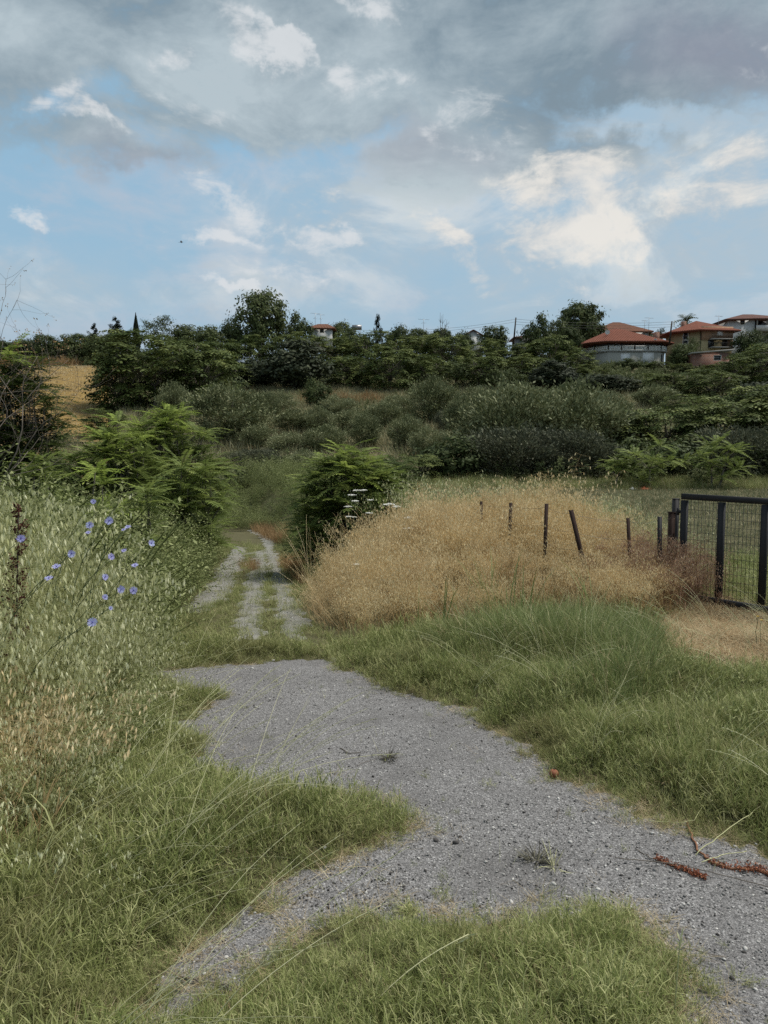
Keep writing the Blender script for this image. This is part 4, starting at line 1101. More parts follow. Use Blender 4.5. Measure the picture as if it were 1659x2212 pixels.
for (u, v, L, r) in ((-10, 690, 2.15, .024), (-60, 720, 1.9, .02), (35, 700, 1.9, .018), (60, 725, 1.75, .016), (100, 745, 1.55, .014), (10, 760, 1.5, .012), (130, 800, 1.3, .010), (70, 800, 1.2, .010)):
    twig(np.array([RNG.uniform(-.1, .1), RNG.uniform(-.1, .1), 1.2]), toward(u, v), L, r, 3)
limb(g, (0, 0, -.1), (0, 0, 1.3), .05, .035, .04)
part('branch', g, M['palebark'], bt); part('foliage', gl, M['browngrass'], bt, kind='stuff')

# ------------------------------------------------------------------ scattered ground cover: geometry nodes, one object per kind
def scatter(name, label, protos, pts, rz, tilt, scl, kind='stuff'):
    """copies the meshes in protos to every point; each copy gets its own turn, lean and size"""
    n = len(pts)
    if n == 0: return
    c = bpy.data.collections.new(name + '_sources')
    for i, me in enumerate(protos):
        o = bpy.data.objects.new(f'{name}_tuft_{i:02d}', me); c.objects.link(o)
    me = bpy.data.meshes.new(name)
    me.vertices.add(n); me.vertices.foreach_set('co', np.asarray(pts, np.float32).ravel())
    ro = np.stack([RNG.normal(size=n) * tilt, RNG.normal(size=n) * tilt, rz], 1)
    s = np.asarray(scl); s = np.stack([s, s, s], 1) if s.ndim == 1 else s
    for nm, ty, v in (('rot', 'FLOAT_VECTOR', ro), ('scl', 'FLOAT_VECTOR', s)):
        a = me.attributes.new(nm, ty, 'POINT'); a.data.foreach_set('vector', v.astype(np.float32).ravel())
    a = me.attributes.new('idx', 'INT', 'POINT'); a.data.foreach_set('value', RNG.integers(0, len(protos), n).astype(np.int32))
    ng = bpy.data.node_groups.new(name, 'GeometryNodeTree')
    ng.interface.new_socket('Geometry', in_out='INPUT', socket_type='NodeSocketGeometry')
    ng.interface.new_socket('Geometry', in_out='OUTPUT', socket_type='NodeSocketGeometry')
    N, L = ng.nodes, ng.links
    gi, go = N.new('NodeGroupInput'), N.new('NodeGroupOutput')
    ci = N.new('GeometryNodeCollectionInfo'); ci.inputs[0].default_value = c; ci.inputs[1].default_value = True; ci.inputs[2].default_value = True
    ip = N.new('GeometryNodeInstanceOnPoints'); ip.inputs['Pick Instance'].default_value = True
    def na(nm, ty):
        q = N.new('GeometryNodeInputNamedAttribute'); q.data_type = ty; q.inputs[0].default_value = nm; return q.outputs[0]
    L.new(gi.outputs[0], ip.inputs['Points']); L.new(ci.outputs[0], ip.inputs['Instance'])
    L.new(na('idx', 'INT'), ip.inputs['Instance Index']); L.new(na('rot', 'FLOAT_VECTOR'), ip.inputs['Rotation']); L.new(na('scl', 'FLOAT_VECTOR'), ip.inputs['Scale'])
    L.new(ip.outputs[0], go.inputs[0])
    o = link(name, me, None, label, None, None, kind)
    md = o.modifiers.new('scatter', 'NODES'); md.node_group = ng
    return o
def U(a, b, n=None): return RNG.uniform(a, b, n)
def tuft(n, h, w, spread, tilt, bend, r, straw=.1, mats=None, lo=.2, hi=.75, tmin=.05):
    g = Geo()
    a = U(0, 2 * pi, n); rr = np.sqrt(U(0, 1, n)) * r
    base = np.stack([np.cos(a) * rr, np.sin(a) * rr, np.full(n, -.01)], 1)
    L = h * U(.45, 1.15, n); s = RNG.random(n) < straw
    for m, k in ((~s, 0), (s, 1)):
        if m.any(): g.blades(base[m], a[m] + U(-spread, spread, m.sum()), np.minimum(np.abs(RNG.normal(0, tilt, m.sum())) + tmin, 1.6), U(.1, bend, m.sum()), L[m], w * U(.7, 1.3, m.sum()), U(lo, hi, m.sum()) if k == 0 else U(.1, .9, m.sum()), k)
    return g
def wiry(n, h, r):
    """creeping grass: thin kinked runners with short side blades"""
    g = Geo()
    for i in range(n):
        a = U(0, 2 * pi); p = np.array([cos(a) * r * U(0, 1), sin(a) * r * U(0, 1), 0]); t = U(.1, 1.25); b = U(0, 2 * pi)
        d = np.array([cos(b) * sin(t), sin(b) * sin(t), cos(t)]); L = h * U(.6, 1.4)
        P = [p]; 
        for k in range(4): d = d + RNG.normal(size=3) * .22; d /= np.linalg.norm(d); P.append(P[-1] + d * L / 4)
        P = np.array(P); tn = U(.45, 1)
        sdv = np.cross(d, [0, 0, 1.0]); sdv /= np.linalg.norm(sdv) + 1e-9; wv = sdv * .0011
        V = np.concatenate([P - wv, P + wv]); k5 = np.arange(4); g.add(V, np.stack([k5, k5 + 5, k5 + 6, k5 + 1], 1), tn)
        m = 5; j = RNG.integers(1, 5, m); bb = U(0, 2 * pi, m)
        g.blades(P[j], bb, U(.3, 1.1, m), U(.2, .8, m), U(.022, .05, m), .0024, U(.25, .9, m))
    return g
def stalk_mesh(h, lean, bendx, heads=1, mats=None, seed=True, tone=.6):
    g = Geo()
    for i in range(heads):
        n = 8; a = U(-.5, .5); t = np.linspace(0, 1, n); L = h * U(.75, 1.15)
        an = lean * U(.6, 1.3) + bendx * t * U(.6, 1.3)
        st = L / n; P = np.cumsum(np.stack([np.sin(an) * st * cos(a), np.sin(an) * st * sin(a), np.cos(an) * st], 1), 0) + np.array([U(-.04, .04), U(-.04, .04), -.02])
        g.tube(P, np.linspace(.0017, .0009, n), 3, U(.3, .9), 0, False)
        if seed:
            m = 9; k = np.linspace(.72, 1, m); q = np.stack([np.interp(k, t, P[:, c]) for c in range(3)], 1)
            d = P[-1] - P[-2]; d /= np.linalg.norm(d)
            sg = np.where(np.arange(m) % 2, 1, -1)[:, None]; sv = np.cross(d, [0, 1, .3]); sv /= np.linalg.norm(sv)
            tip = q + d * .016 + sv * sg * .005
            g.quads(np.stack([q, (q + tip) / 2 + sv * .0022, tip, (q + tip) / 2 - sv * .0022], 1), U(.4, 1, m))
    return g
def oat(n, h, nsp, sp, mats=None, r=.1, leaf=.25, lean=.25, spread=.09, awn=True):
    """wild oat plants: thin culms with an open, one sided panicle of hanging spikelets"""
    g = Geo()
    for i in range(n):
        a = U(0, 2 * pi); az = U(-1.2, 1.2) + (pi if RNG.random() < .3 else 0); b = np.array([cos(a) * r * U(0, 1), sin(a) * r * U(0, 1), -.02]); H = h * U(.72, 1.12)
        t = np.linspace(0, 1, 8); an = lean * U(.2, 1.2) + t ** 2.5 * U(.2, 1.1)
        st = H / 8; P = np.cumsum(np.stack([np.sin(an) * st * cos(az), np.sin(an) * st * sin(az), np.cos(an) * st], 1), 0) + b
        tn = U(.15, .6)
        g.tube(P, np.linspace(.0019, .0008, 8), 3, tn, 0, False)
        m = nsp; k = U(.66, 1.0, m); q = np.stack([np.interp(k, t, P[:, c]) for c in range(3)], 1)
        aa = U(0, 2 * pi, m); L = spread * (1.25 - k) / .5 * U(.5, 1.3, m) + .012
        e = q + np.stack([np.cos(aa) * L, np.sin(aa) * L, U(-.02, .03, m)], 1)
        # branchlets
        w = np.array([0, 0, .0005]); g.quads(np.stack([q - w, e - w, e + w, q + w], 1), tn + .1)
        tone = U(.45, 1.0, m)
        for s in (-1, 1):
            ha = aa + pi / 2; op = s * U(.08, .30, m)
            d = np.stack([np.cos(ha) * np.sin(op) + U(-.25, .25, m), np.sin(ha) * np.sin(op) + U(-.25, .25, m), -np.cos(op)], 1); d /= np.linalg.norm(d, axis=1)[:, None]
            f = np.stack([-np.sin(ha + .5 * s), np.cos(ha + .5 * s), np.zeros(m)], 1)
            ln = (sp * U(.8, 1.2, m))[:, None]; wd = ln * .14
            g.quads(np.stack([e, e + d * ln * .4 - f * wd, e + d * ln, e + d * ln * .4 + f * wd], 1), np.clip(tone + U(-.1, .1, m), 0, 1))
        nl = 3; j = RNG.integers(0, 4, nl)
        g.blades(P[j], U(0, 2 * pi, nl), U(.2, .7, nl), U(.5, 1.6, nl), leaf * U(.6, 1.2, nl), .006, U(.0, .5, nl))
    return g
def weed(n, h, leaf, r, per=9):
    """leafy bramble like stems"""
    g = Geo()
    for i in range(n):
        a = U(0, 2 * pi); t = np.linspace(0, 1, 6); an = U(.0, .35) + t * U(.2, 1.3); st = h * U(.6, 1.1) / 6
        P = np.cumsum(np.stack([np.sin(an) * st * cos(a), np.sin(an) * st * sin(a), np.cos(an) * st], 1), 0) + np.array([U(-r, r), U(-r, r), -.03])
        g.tube(P, .003, 3, .3, 0, False)
        m = per * 5; k = U(.1, 1, m); q = np.stack([np.interp(k, t, P[:, c]) for c in range(3)], 1) + RNG.normal(size=(m, 3)) * .045
        g.quads(leaf_quads(q, np.tile([0, 0, 1.0], (m, 1)), leaf, .42, .55), np.clip(RNG.normal(.45, .22, m) + (k - .5) * .3, 0, 1))
    return g
P_lawn = [tuft(58, .075, .0022, 1.0, .55, 1.0, .075, .16, lo=.05, hi=.9).mesh('grass', [M['grass'], M['straw']]) for _ in range(5)]
P_lawn += [(lambda g: g)(wiry(16, .10, .07)).mesh('grass', [M['grass'], M['straw']]) for _ in range(4)]
P_long = [tuft(48, .24, .0027, .9, .40, 1.2, .09, .12, lo=.05, hi=.95).mesh('grass', [M['grass'], M['straw']]) for _ in range(5)]
P_bank = [tuft(38, .50, .0046, .8, .32, 1.3, .12, .07, lo=.05, hi=.95).mesh('grass', [M['bank'], M['straw']]) for _ in range(5)]
P_reed = [tuft(9, .95, .013, .6, .16, .9, .07, 0, lo=.35, hi=.8).mesh('grass', [M['bank'], M['straw']]) for _ in range(3)]
P_mead = [tuft(30, .10, .006, 1.2, .6, 1.0, .16, .12).mesh('grass', [M['meadow'], M['straw']]) for _ in range(4)]
P_oatd = [oat(4, 1.0, 20, .034, r=.14, spread=.12).mesh('oats', M['dryoat']) for _ in range(6)]
P_oatp = [oat(4, .8, 18, .026, r=.13, lean=.5).mesh('oats', M['pinkoat']) for _ in range(3)]
P_oatg = [oat(3, 1.0, 22, .030, r=.10, lean=.3, spread=.10).mesh('oats', M['greenoat']) for _ in range(7)]
P_oatw = [oat(3, 1.05, 20, .032, r=.12, spread=.12).mesh('oats', M['greenoat']) for _ in range(4)]
P_oatf = [oat(2, .75, 14, .028, r=.06, lean=.9, spread=.05).mesh('oats', M['greenoat']) for _ in range(4)]
P_brown = [tuft(44, .34, .0035, .9, .30, .7, .13, .0, lo=.1, hi=.9).mesh('grass', [M['browngrass'], M['straw']]) for _ in range(4)]
P_flat = [tuft(30, .34, .003, 3.1, .35, .2, .14, 1.0, tmin=1.15).mesh('straw', [M['straw'], M['straw']]) for _ in range(5)]
P_flatb = [tuft(30, .30, .0034, 3.1, .35, .2, .14, .3, tmin=1.05, lo=.1, hi=1).mesh('straw', [M['browngrass'], M['straw']]) for _ in range(3)]
P_stalk = [stalk_mesh(U(.55, .85), .35, .9, 3).mesh('stalk', M['palestem']) for _ in range(6)]
P_lean = [stalk_mesh(U(.8, 1.1), .75, .7, 2).mesh('stalk', M['palestem']) for _ in range(6)]
P_weed = [weed(10, .75, .0115, .16, 22).mesh('weed', M['bramble']) for _ in range(6)]
P_herb = [weed(8, .22, .018, .08, 7).mesh('herb', M['bramble']) for _ in range(4)]
P_scrub = [weed(12, 1.1, .075, .45, 8).mesh('scrub', M['scrub']) for _ in range(5)]
P_hay = [tuft(40, .9, .03, 1.0, .35, .8, .5, .15).mesh('hay', [M['hay'], M['straw']]) for _ in range(4)]
P_hayb = [tuft(40, .9, .03, 1.0, .35, .8, .5, .0, lo=.1, hi=.9).mesh('hay', [M['browngrass'], M['straw']]) for _ in range(3)]

def sample(xr, yr, dens):
    n = int((xr[1] - xr[0]) * (yr[1] - yr[0]) * dens)
    return U(*xr, n), U(*yr, n)
def put(x, y, dz=0.0): return np.stack([x, y, zg(x, y) + dz], 1)
def cat_(*L): return [np.concatenate(q) for q in zip(*L)]
OAT = np.array([hit(u, v)[:2] for u, v in [(735, 1400), (820, 1396), (910, 1380), (1010, 1370), (1130, 1352), (1290, 1348), (1370, 1358), (1440, 1345), (1478, 1290)]] + [[4.0, 11.2], [3.9, 13.6], [2.6, 14.6], [.6, 15.0], [-.2, 14.2], [-.9, 12.8], [-1.15, 10.6]])
BANK = poly([(760, 1445), (860, 1495), (1000, 1535), (1060, 1570), (1200, 1590), (1360, 1590), (1420, 1500), (1400, 1420), (1370, 1370), (1290, 1358), (1130, 1362), (910, 1390), (800, 1405), (735, 1410)])
SA = poly([(1385, 1350), (1480, 1300), (1560, 1305), (1700, 1335), (1880, 1400), (1760, 1445), (1560, 1490), (1490, 1470), (1420, 1420)])
def offtrack(x, y): return gdist(x, y), rdist(x, y)
wv = lambda x, y, s=1.0: .5 + .5 * np.sin(x * 2.1 * s + 1.7 * np.sin(y * 1.6 * s)) * np.cos(y * 2.4 * s + x * .9 * s)
left_edge = lambda y: np.interp(y, [1.5, 2.5, 3.5, 4.5, 6, 7.5, 10, 14, 20, 30], [-1.0, -1.15, -1.3, -1.45, -1.95, -2.3, -2.75, -3.35, -4.5, -7.5])

# short grass
bands = [((-3.2, 3.2), (1.25, 3.0), 900), ((-4, 4.2), (3.0, 5.0), 560), ((-4.5, 6), (5.0, 8.0), 330), ((-7, 7), (8, 14), 120), ((-11, 4), (14, 26), 40)]
x, y = cat_(*[sample(*b) for b in bands])
gd, rd = offtrack(x, y)
keep = (gd > -.05 + .10 * RNG.random(len(x)) ** 1.5) & ((rd > -.03) | (RNG.random(len(x)) < .15)) & (RNG.random(len(x)) < np.where(rd < .3, .75, 1)) & ~((y > 8.3) & inside(OAT, x, y)) & (sdist(SA, x, y) > -.12 + .25 * RNG.random(len(x)))
x, y, gd, rd = x[keep], y[keep], gd[keep], rd[keep]
size = np.interp(gd, [0, .12, .45], [.6, .9, 1.35]) * U(.7, 1.3, len(x)) * (.75 + .5 * wv(x, y)) * np.interp(y, [1.5, 3, 8, 20], [.8, 1, 1.25, 1.9])
near_strip = (np.minimum(rd, 9) < .6) & (y > 6.8); size[near_strip] *= .55
low = (y < 2.9) & (x > -.9); size[low] *= .85
scatter('short_grass', 'short green creeping grass around the gravel', P_lawn, put(x, y), U(0, 6.28, len(x)), .12, size)
# stray sprigs on the gravel
x, y = sample((-1.2, 2.8), (2.0, 6.8), 110); gd = gdist(x, y); k = (gd < 0) & (RNG.random(len(x)) < np.exp(gd / .16) * .9); x, y = x[k], y[k]
scatter('sprig_grass', 'thin straw coloured sprigs along the gravel edge', P_lawn[5:] + P_flat[:1], put(x, y), U(0, 6.28, len(x)), .3, U(.25, .6, len(x)))
x, y = cat_(sample((-1.6, 3.2), (1.8, 4.2), 420), sample((-2.2, 3), (4.2, 7.2), 240)); gd = gdist(x, y); k = (np.abs(gd + .01) < .11 * RNG.random(len(x)) ** 1.3) ; x, y = x[k], y[k]
scatter('edge_straw', 'thin dry straw lying along the ragged grass edge', P_flat, put(x, y, .012), U(0, 6.28, len(x)), .1, U(.18, .42, len(x)))
x, y = cat_(sample((-1, 3), (1.9, 6.8), 14)); k = gdist(x, y) < -.05; x, y = x[k], y[k]
scatter('straw_bits', 'short bits of straw strewn over the gravel', [tuft(3, .16, .0022, 3.1, 1.45, .3, .05, 1.0).mesh('straw', [M['straw'], M['palestem']]) for _ in range(4)], put(x, y, .014), U(0, 6.28, len(x)), .05, U(.3, .9, len(x)))
# longer grass: left verge and lower right bank
xa, ya = sample((-3.6, -.2), (1.4, 7), 260); gd = gdist(xa, ya); k = (gd > .38) & (RNG.random(len(xa)) < np.interp(xa - left_edge(ya), [-.5, 0, .8, 1.3], [1, .9, .35, .05])); xa, ya = xa[k], ya[k]
xb, yb = sample((.2, 6), (2.6, 7.5), 260); gd = gdist(xb, yb); k = (gd > .22) & (yb > 3.0) & (sdist(SA, xb, yb) > .10); xb, yb, gd = xb[k], yb[k], gd[k]
x, y = np.r_[xa, xb], np.r_[ya, yb]
scatter('long_grass', 'knee high green grass beside the gravel', P_long, put(x, y), U(0, 6.28, len(x)), .15, np.r_[U(.5, 1.1, len(xa)) * np.interp(ya, [1.5, 3.2], [.68, 1]), U(.6, 1.15, len(xb)) * np.interp(gd, [.2, .7], [.5, 1.0]) * np.interp(xb, [2.2, 3.0], [1, .72])])
# tall bank grass in front of the dry oats
x, y = sample((-1.4, 6), (4.5, 11), 230); sd_ = sdist(BANK, x, y); gd = gdist(x, y); k = (sd_ < .05) & (gd > .25) & (sdist(SA, x, y) > .05); x, y, gd = x[k], y[k], gd[k]
hs = np.interp(gd, [.25, .9, 1.6], [.35, .75, 1.0]) * U(.45, 1.3, len(x)) * (.55 + .75 * wv(x, y, 1.0)) * np.interp(sdist(OAT, x, y), [-.1, 1.0], [.30, .88])
scatter('tall_grass', 'tall lush green grass on the bank in front of the dry oats', P_bank, put(x, y), U(0, 6.28, len(x)), .12, hs)
x, y = poly([(900, 1380), (960, 1385), (1055, 1345), (1072, 1350), (1100, 1365), (1130, 1375), (1250, 1370), (1290, 1375), (1000, 1370), (1060, 1340)]).T
scatter('reed_grass', 'broad bladed green reeds standing in the tall grass', P_reed, put(x, y), U(0, 6.28, len(x)), .08, U(.75, 1.1, len(x)))
# mown field beyond the gate, then rougher grass at the thicket foot
xa, ya = sample((2.6, 16), (9.5, 20), 42); k = ~inside(OAT, xa, ya) & (sdist(SA, xa, ya) > .0) & (xa > np.interp(ya, [9.5, 14], [3.6, 2.2])); xa, ya = xa[k], ya[k]
xb, yb = sample((0, 30), (20, 43.5), 11)
x, y = np.r_[xa, xb], np.r_[ya, yb]
scatter('field_grass', 'short dull green grass of the mown field behind the gate', P_mead, put(x, y), U(0, 6.28, len(x)), .15, np.r_[U(.6, 1.2, len(xa)) * np.interp(ya, [9.5, 10.6, 12], [.35, .55, 1]), U(1.2, 2.2, len(xb))])
x, y = sample((-1, 34), (39.5, 44), 7)
scatter('rough_grass', 'long rough grass along the foot of the thicket', P_long, put(x, y), U(0, 6.28, len(x)), .2, U(1.6, 3.2, len(x)))
# dry oats
x, y = sample((-1.4, 4.4), (7.6, 15.2), 58); k = inside(OAT, x, y) & (wv(x, y, 2.6) > .15); x, y = x[k], y[k]
edge = -sdist(OAT, x, y)
hs = np.interp(edge, [0, .4, 1.2], [.62, .82, 1.0]) * U(.85, 1.12, len(x)) * np.interp(x, [-1.2, -.6, .1, 1.5, 3.9], [.82, 1.08, 1.14, 1.0, 1.26]) * np.where(x > .6, np.interp(y, [9, 10.4, 11.2, 12.3, 14], [.78, .76, .98, 1.12, 1.26]), np.interp(y, [9, 12.3, 14], [.82, 1.0, 1.12])) * (.78 + .36 * wv(x, y, 1.5)) * (.82 + .34 * wv(x + 3, y, 3.3))
scatter('dry_oat_grass', 'dense patch of dry golden wild oats left of the gate', P_oatd, put(x, y), U(0, 6.28, len(x)), .10, hs)
x, y = sample((-1.3, 4.3), (8, 15), 12); k = inside(OAT, x, y); x, y = x[k], y[k]
scatter('dry_culms', 'long dry stalks standing up through the golden oats', [stalk_mesh(U(.8, 1.15), .18, .5, 3).mesh('stalk', M['dryoat']) for _ in range(5)], put(x, y), U(0, 6.28, len(x)), .2, np.where((y < 11) & (x > .6), U(.6, .85, len(x)), U(.9, 1.35, len(x))))
c0 = hit(1435, 1290)[:2]
n = 150; x, y = c0[0] + RNG.normal(size=n) * .32 - .05, c0[1] + RNG.normal(size=n) * .35
scatter('brown_oat_grass', 'brownish drooping oats leaning at the foot of the gate post', P_oatp, put(x, y), U(0, 6.28, n), .3, U(.8, 1.3, n))
# pale green oats behind the dry ones and by the gate
x = np.r_[U(.0, 2.2, 110), U(2.0, 4.2, 130), U(3.9, 4.45, 46)]; y = np.r_[U(14.4, 15.8, 110), U(12.8, 15.0, 130), U(10.6, 11.8, 46)]
sc_ = np.r_[U(1.1, 1.55, 110), U(.9, 1.30, 130), U(.75, 1.12, 46)]
scatter('pale_oat_grass', 'pale green oats along the back of the dry patch and beside the gate post', P_oatw, put(x, y), U(0, 6.28, len(x)), .1, sc_)
# flattened straw near the gate
x, y = sample((1.5, 6.5), (5, 11), 210); k = sdist(SA, x, y) < .15; x, y = x[k], y[k]
k = RNG.random(len(x)) < np.interp(y, [6, 8], [.45, 1]); x, y = x[k], y[k]
xe, ye = poly([(1585, 1608), (1600, 1615), (1420, 1470), (1545, 1560)]).T
x, y = np.r_[x, xe, xe + .05], np.r_[y, ye, ye]
scatter('flat_straw', 'flattened dry straw on the ground below the gate', P_flat + P_flatb, put(x, y, .02), U(0, 6.28, len(x)), .15, U(.6, 1.15, len(x)))
# brown dried grass beside the track
def patch(pts, dens, s, lst):
    Pp = poly(pts); a, b = Pp.min(0), Pp.max(0); x, y = sample((a[0], b[0]), (a[1], b[1]), dens); k = inside(Pp, x, y); lst.append((x[k], y[k], U(*s, k.sum())))
L = []
patch([(548, 1142), (640, 1142), (650, 1170), (600, 1176), (555, 1158)], 12, (1.2, 2.0), L)
patch([(602, 1215), (700, 1190), (735, 1230), (735, 1290), (690, 1280), (640, 1262)], 26, (.8, 1.3), L)
patch([(515, 1222), (560, 1215), (560, 1232), (520, 1242)], 30, (.5, .8), L)
patch([(318, 1368), (365, 1372), (350, 1390), (322, 1392)], 60, (.45, .75), L)
patch([(245, 1478), (292, 1490), (280, 1505), (245, 1500)], 90, (.5, .8), L)
k = 60; a = U(-.8, 3.9, k); b = U(9, 13, k); m = inside(OAT, a, b); L.append((a[m], b[m], U(1.2, 2.2, m.sum())))
x, y, s = cat_(*L)
scatter('brown_grass', 'brown withered grass in patches beside the track and among the oats', P_brown, put(x, y), U(0, 6.28, len(x)), .15, s)
x, y = sample((-2.6, -1.1), (2.7, 4.0), 120); k = (x < left_edge(y) - .02) & (x < -.5 * y + .02 + .14 * wv(x, y, 2)) & (y > 2.9); x, y = x[k], y[k]
scatter('straw_grass', 'tan dry oats leaning at the left border', P_oatd + P_brown, put(x, y), U(0, 6.28, len(x)), .22, U(.55, .95, len(x)))
# green oats on the left
x, y = sample((-4.2, -1.1), (3.2, 6.2), 100)
k = (x < left_edge(y) - .05) & (RNG.random(len(x)) < np.interp(x - left_edge(y), [-2, -.3, 0], [1, 1, .5]))
x, y = x[k], y[k]
hs = np.interp(left_edge(y) - x, [0, .3, .8], [.50, .88, 1.12]) * U(.8, 1.12, len(x)) * np.interp(y, [3.2, 3.8, 5, 6.2], [.80, 1.26, 1.36, 1.2])
scatter('green_oat_grass', 'pale green wild oats crowding the left side', P_oatg, put(x, y), U(0, 6.28, len(x)), .14, hs)
x, y = sample((-2.3, -.6), (2.2, 7.5), 26); k = (x < left_edge(y) + .12) & (gdist(x, y) > .2); x, y = x[k], y[k]
scatter('drooping_oat_grass', 'oats drooping over the left edge of the gravel', P_oatf, put(x, y), RNG.normal(size=len(x)) * .6, .2, U(.6, 1.0, len(x)))
# leafy weeds and brambles on the left bank
x, y = sample((-14, -1.6), (5.2, 22), 16); k = (x < left_edge(y) - .1) & (x > -.55 * y - 3); x, y = x[k], y[k]
e = left_edge(y) - x
hs = np.interp(e, [0, .25, .8, 1.6], [.85, 1.45, 1.95, 2.2]) * U(.8, 1.15, len(x)) * np.interp(y, [5, 7, 9, 22], [1.05, 1.05, .95, .8])
scatter('bramble_thicket', 'tangle of small leaved brambles and weeds on the left bank', P_weed, put(x, y), U(0, 6.28, len(x)), .2, hs)
x, y = sample((-3.6, -1.1), (3.1, 5.4), 34); k = (x < left_edge(y) - .1); x, y = x[k], y[k]
scatter('weed_thicket', 'dark leafy weeds growing under the green oats', P_weed, put(x, y), U(0, 6.28, len(x)), .2, U(.4, .85, len(x)))
x, y = cat_(sample((-7, 1.4), (15, 30), 6), sample((-18, -1.5), (29, 46), 4), sample((-1.4, -.6), (12.5, 16), 12)); k = (y > 33) | (rdist(x, y) > .35) & ((x > trackx(y) + .9) | (x < trackx(y) - .9)); x, y = x[k], y[k]
scatter('verge_weeds', 'low green weeds on both verges of the track', P_weed, put(x, y), U(0, 6.28, len(x)), .25, U(.5, 1.0, len(x)) * np.interp(y, [15, 30, 36, 46], [1, 1.2, 1.9, 2.4]))
x, y = cat_(sample((1.5, 6), (4, 9.6), 22), sample((-1.2, 3), (1.5, 4.5), 9)); k = (gdist(x, y) > .4) & (RNG.random(len(x)) < np.where(y < 4, .6, np.interp(x, [1.5, 3.5], [.1, .8]))) & (sdist(SA, x, y) > -.1); x, y = x[k], y[k]
scatter('low_herbs', 'small leafy herbs among the short grass', P_herb, put(x, y), U(0, 6.28, len(x)), .2, U(.3, .6, len(x)) * np.interp(y, [2, 5], [.8, 1.8]))
# pale seeding stalks
x, y = sample((-2.4, -.4), (1.9, 6.2), 22); k = (gdist(x, y) > .15) & ((x > -.45 * y) | (y > 2.6)) & (x < left_edge(y) + .75); x, y = x[k], y[k]
scatter('leaning_stalks', 'long pale grass stalks leaning in from the left', P_lean, put(x, y), RNG.normal(size=len(x)) * .55 + .2, .15, U(.55, 1.0, len(x)))
x, y = sample((.6, 5), (2.9, 9), 9); k = (gdist(x, y) > .2); x, y = x[k], y[k]
scatter('seed_stalks', 'pale seeding grass stalks rising from the right bank', P_stalk, put(x, y), U(0, 6.28, len(x)), .2, U(.55, 1.0, len(x)))
# scrub and hay on the far hillside
x, y = sample((-75, 110), (42, 150), .28); inf = (x < -.34 * y) & (y > 60) & (y < 120); k = (np.abs(x + 2) < .62 * y + 8) & ~inf & ~((x > -24) & (y > 47) & (y < 104) & (RNG.random(len(x)) < .75)); x, y = x[k], y[k]
scatter('hillside_scrub', 'low scrub covering the slope between the trees', P_scrub, put(x, y, -.1), U(0, 6.28, len(x)), .2, U(.7, 1.7, len(x)))
x, y = cat_(sample((-40, 60), (46, 110), 1.5), sample((-16, 8), (78, 96), 1.8)); k = (np.abs(x) < .6 * y) & ~((x < -.34 * y) & (y > 60)); x, y = x[k], y[k]
scatter('hillside_hay', 'pale long grass on the open parts of the slope', P_hay, put(x, y, -.05), U(0, 6.28, len(x)), .15, U(.7, 1.4, len(x)))
x, y = cat_(sample((-95, -48), (117, 123), 1.4), sample((-9, 0), (88, 94), 1.6), sample((-18, -12), (78, 84), 1.0)); 
scatter('brown_hay', 'reddish brown dry weeds above the stubble field and in the clearing', P_hayb, put(x, y), U(0, 6.28, len(x)), .15, U(.9, 2.0, len(x)))
x, y = sample((-70, -20), (62, 118), 2.6); k = (x > -.62 * y - 4) & (x < -.36 * y); x, y = x[k], y[k]
scatter('stubble', 'short golden stubble standing in the field', [tuft(22, .25, .03, 3, .6, .5, .5, 1.0).mesh('stubble', [M['straw'], M['straw']]) for _ in range(3)], put(x, y, .14), U(0, 6.28, len(x)), .1, U(.6, 1.1, len(x)))

# ------------------------------------------------------------------ loose stones on the gravel
def pebble(seed, flat=.6):
    r = np.random.default_rng(seed); ph = (1 + 5 ** .5) / 2
    V = np.array([(-1, ph, 0), (1, ph, 0), (-1, -ph, 0), (1, -ph, 0), (0, -1, ph), (0, 1, ph), (0, -1, -ph), (0, 1, -ph), (ph, 0, -1), (ph, 0, 1), (-ph, 0, -1), (-ph, 0, 1)]) / 1.9
    V = V * r.uniform(.7, 1.25, (12, 1)) * np.array([1, r.uniform(.65, .95), flat])
    g = Geo(); g.add(V, np.array([[0, 11, 5], [0, 5, 1], [0, 1, 7], [0, 7, 10], [0, 10, 11], [1, 5, 9], [5, 11, 4], [11, 10, 2], [10, 7, 6], [7, 1, 8], [3, 9, 4], [3, 4, 2], [3, 2, 6], [3, 6, 8], [3, 8, 9], [4, 9, 5], [2, 4, 11], [6, 2, 10], [8, 6, 7], [9, 8, 1]])); return g
P_st = [pebble(i).mesh('stone', M[m]) for i, m in enumerate(('stone_g', 'stone_g', 'stone_g', 'stone_g', 'stone_w', 'stone_w', 'stone_d'))]
x, y = cat_(sample((-2, 4), (1.6, 4), 2400), sample((-2, 3), (4, 7), 1100)); k = gdist(x, y) < .03; x, y = x[k], y[k]
sz = np.exp(RNG.normal(np.log(.0031), .5, len(x))); sz = np.clip(sz, .0015, .014)
scatter('gravel', 'loose grey and pale stone chips on the drive', P_st, put(x, y, .014), U(0, 6.28, len(x)), .25, sz)
x, y = cat_(sample((-8, 0), (7, 30), 60)); k = rdist(x, y) < .0; x, y = x[k], y[k]
scatter('track_gravel', 'pale stone chips in the wheel ruts', P_st[:5], put(x, y, .014), U(0, 6.28, len(x)), .25, U(.005, .014, len(x)))
c = [hit(u, v)[:2] for u, v in ((850, 1900), (800, 1930), (740, 1950), (690, 1960), (900, 1945), (640, 1905), (860, 1975), (1170, 1870))]
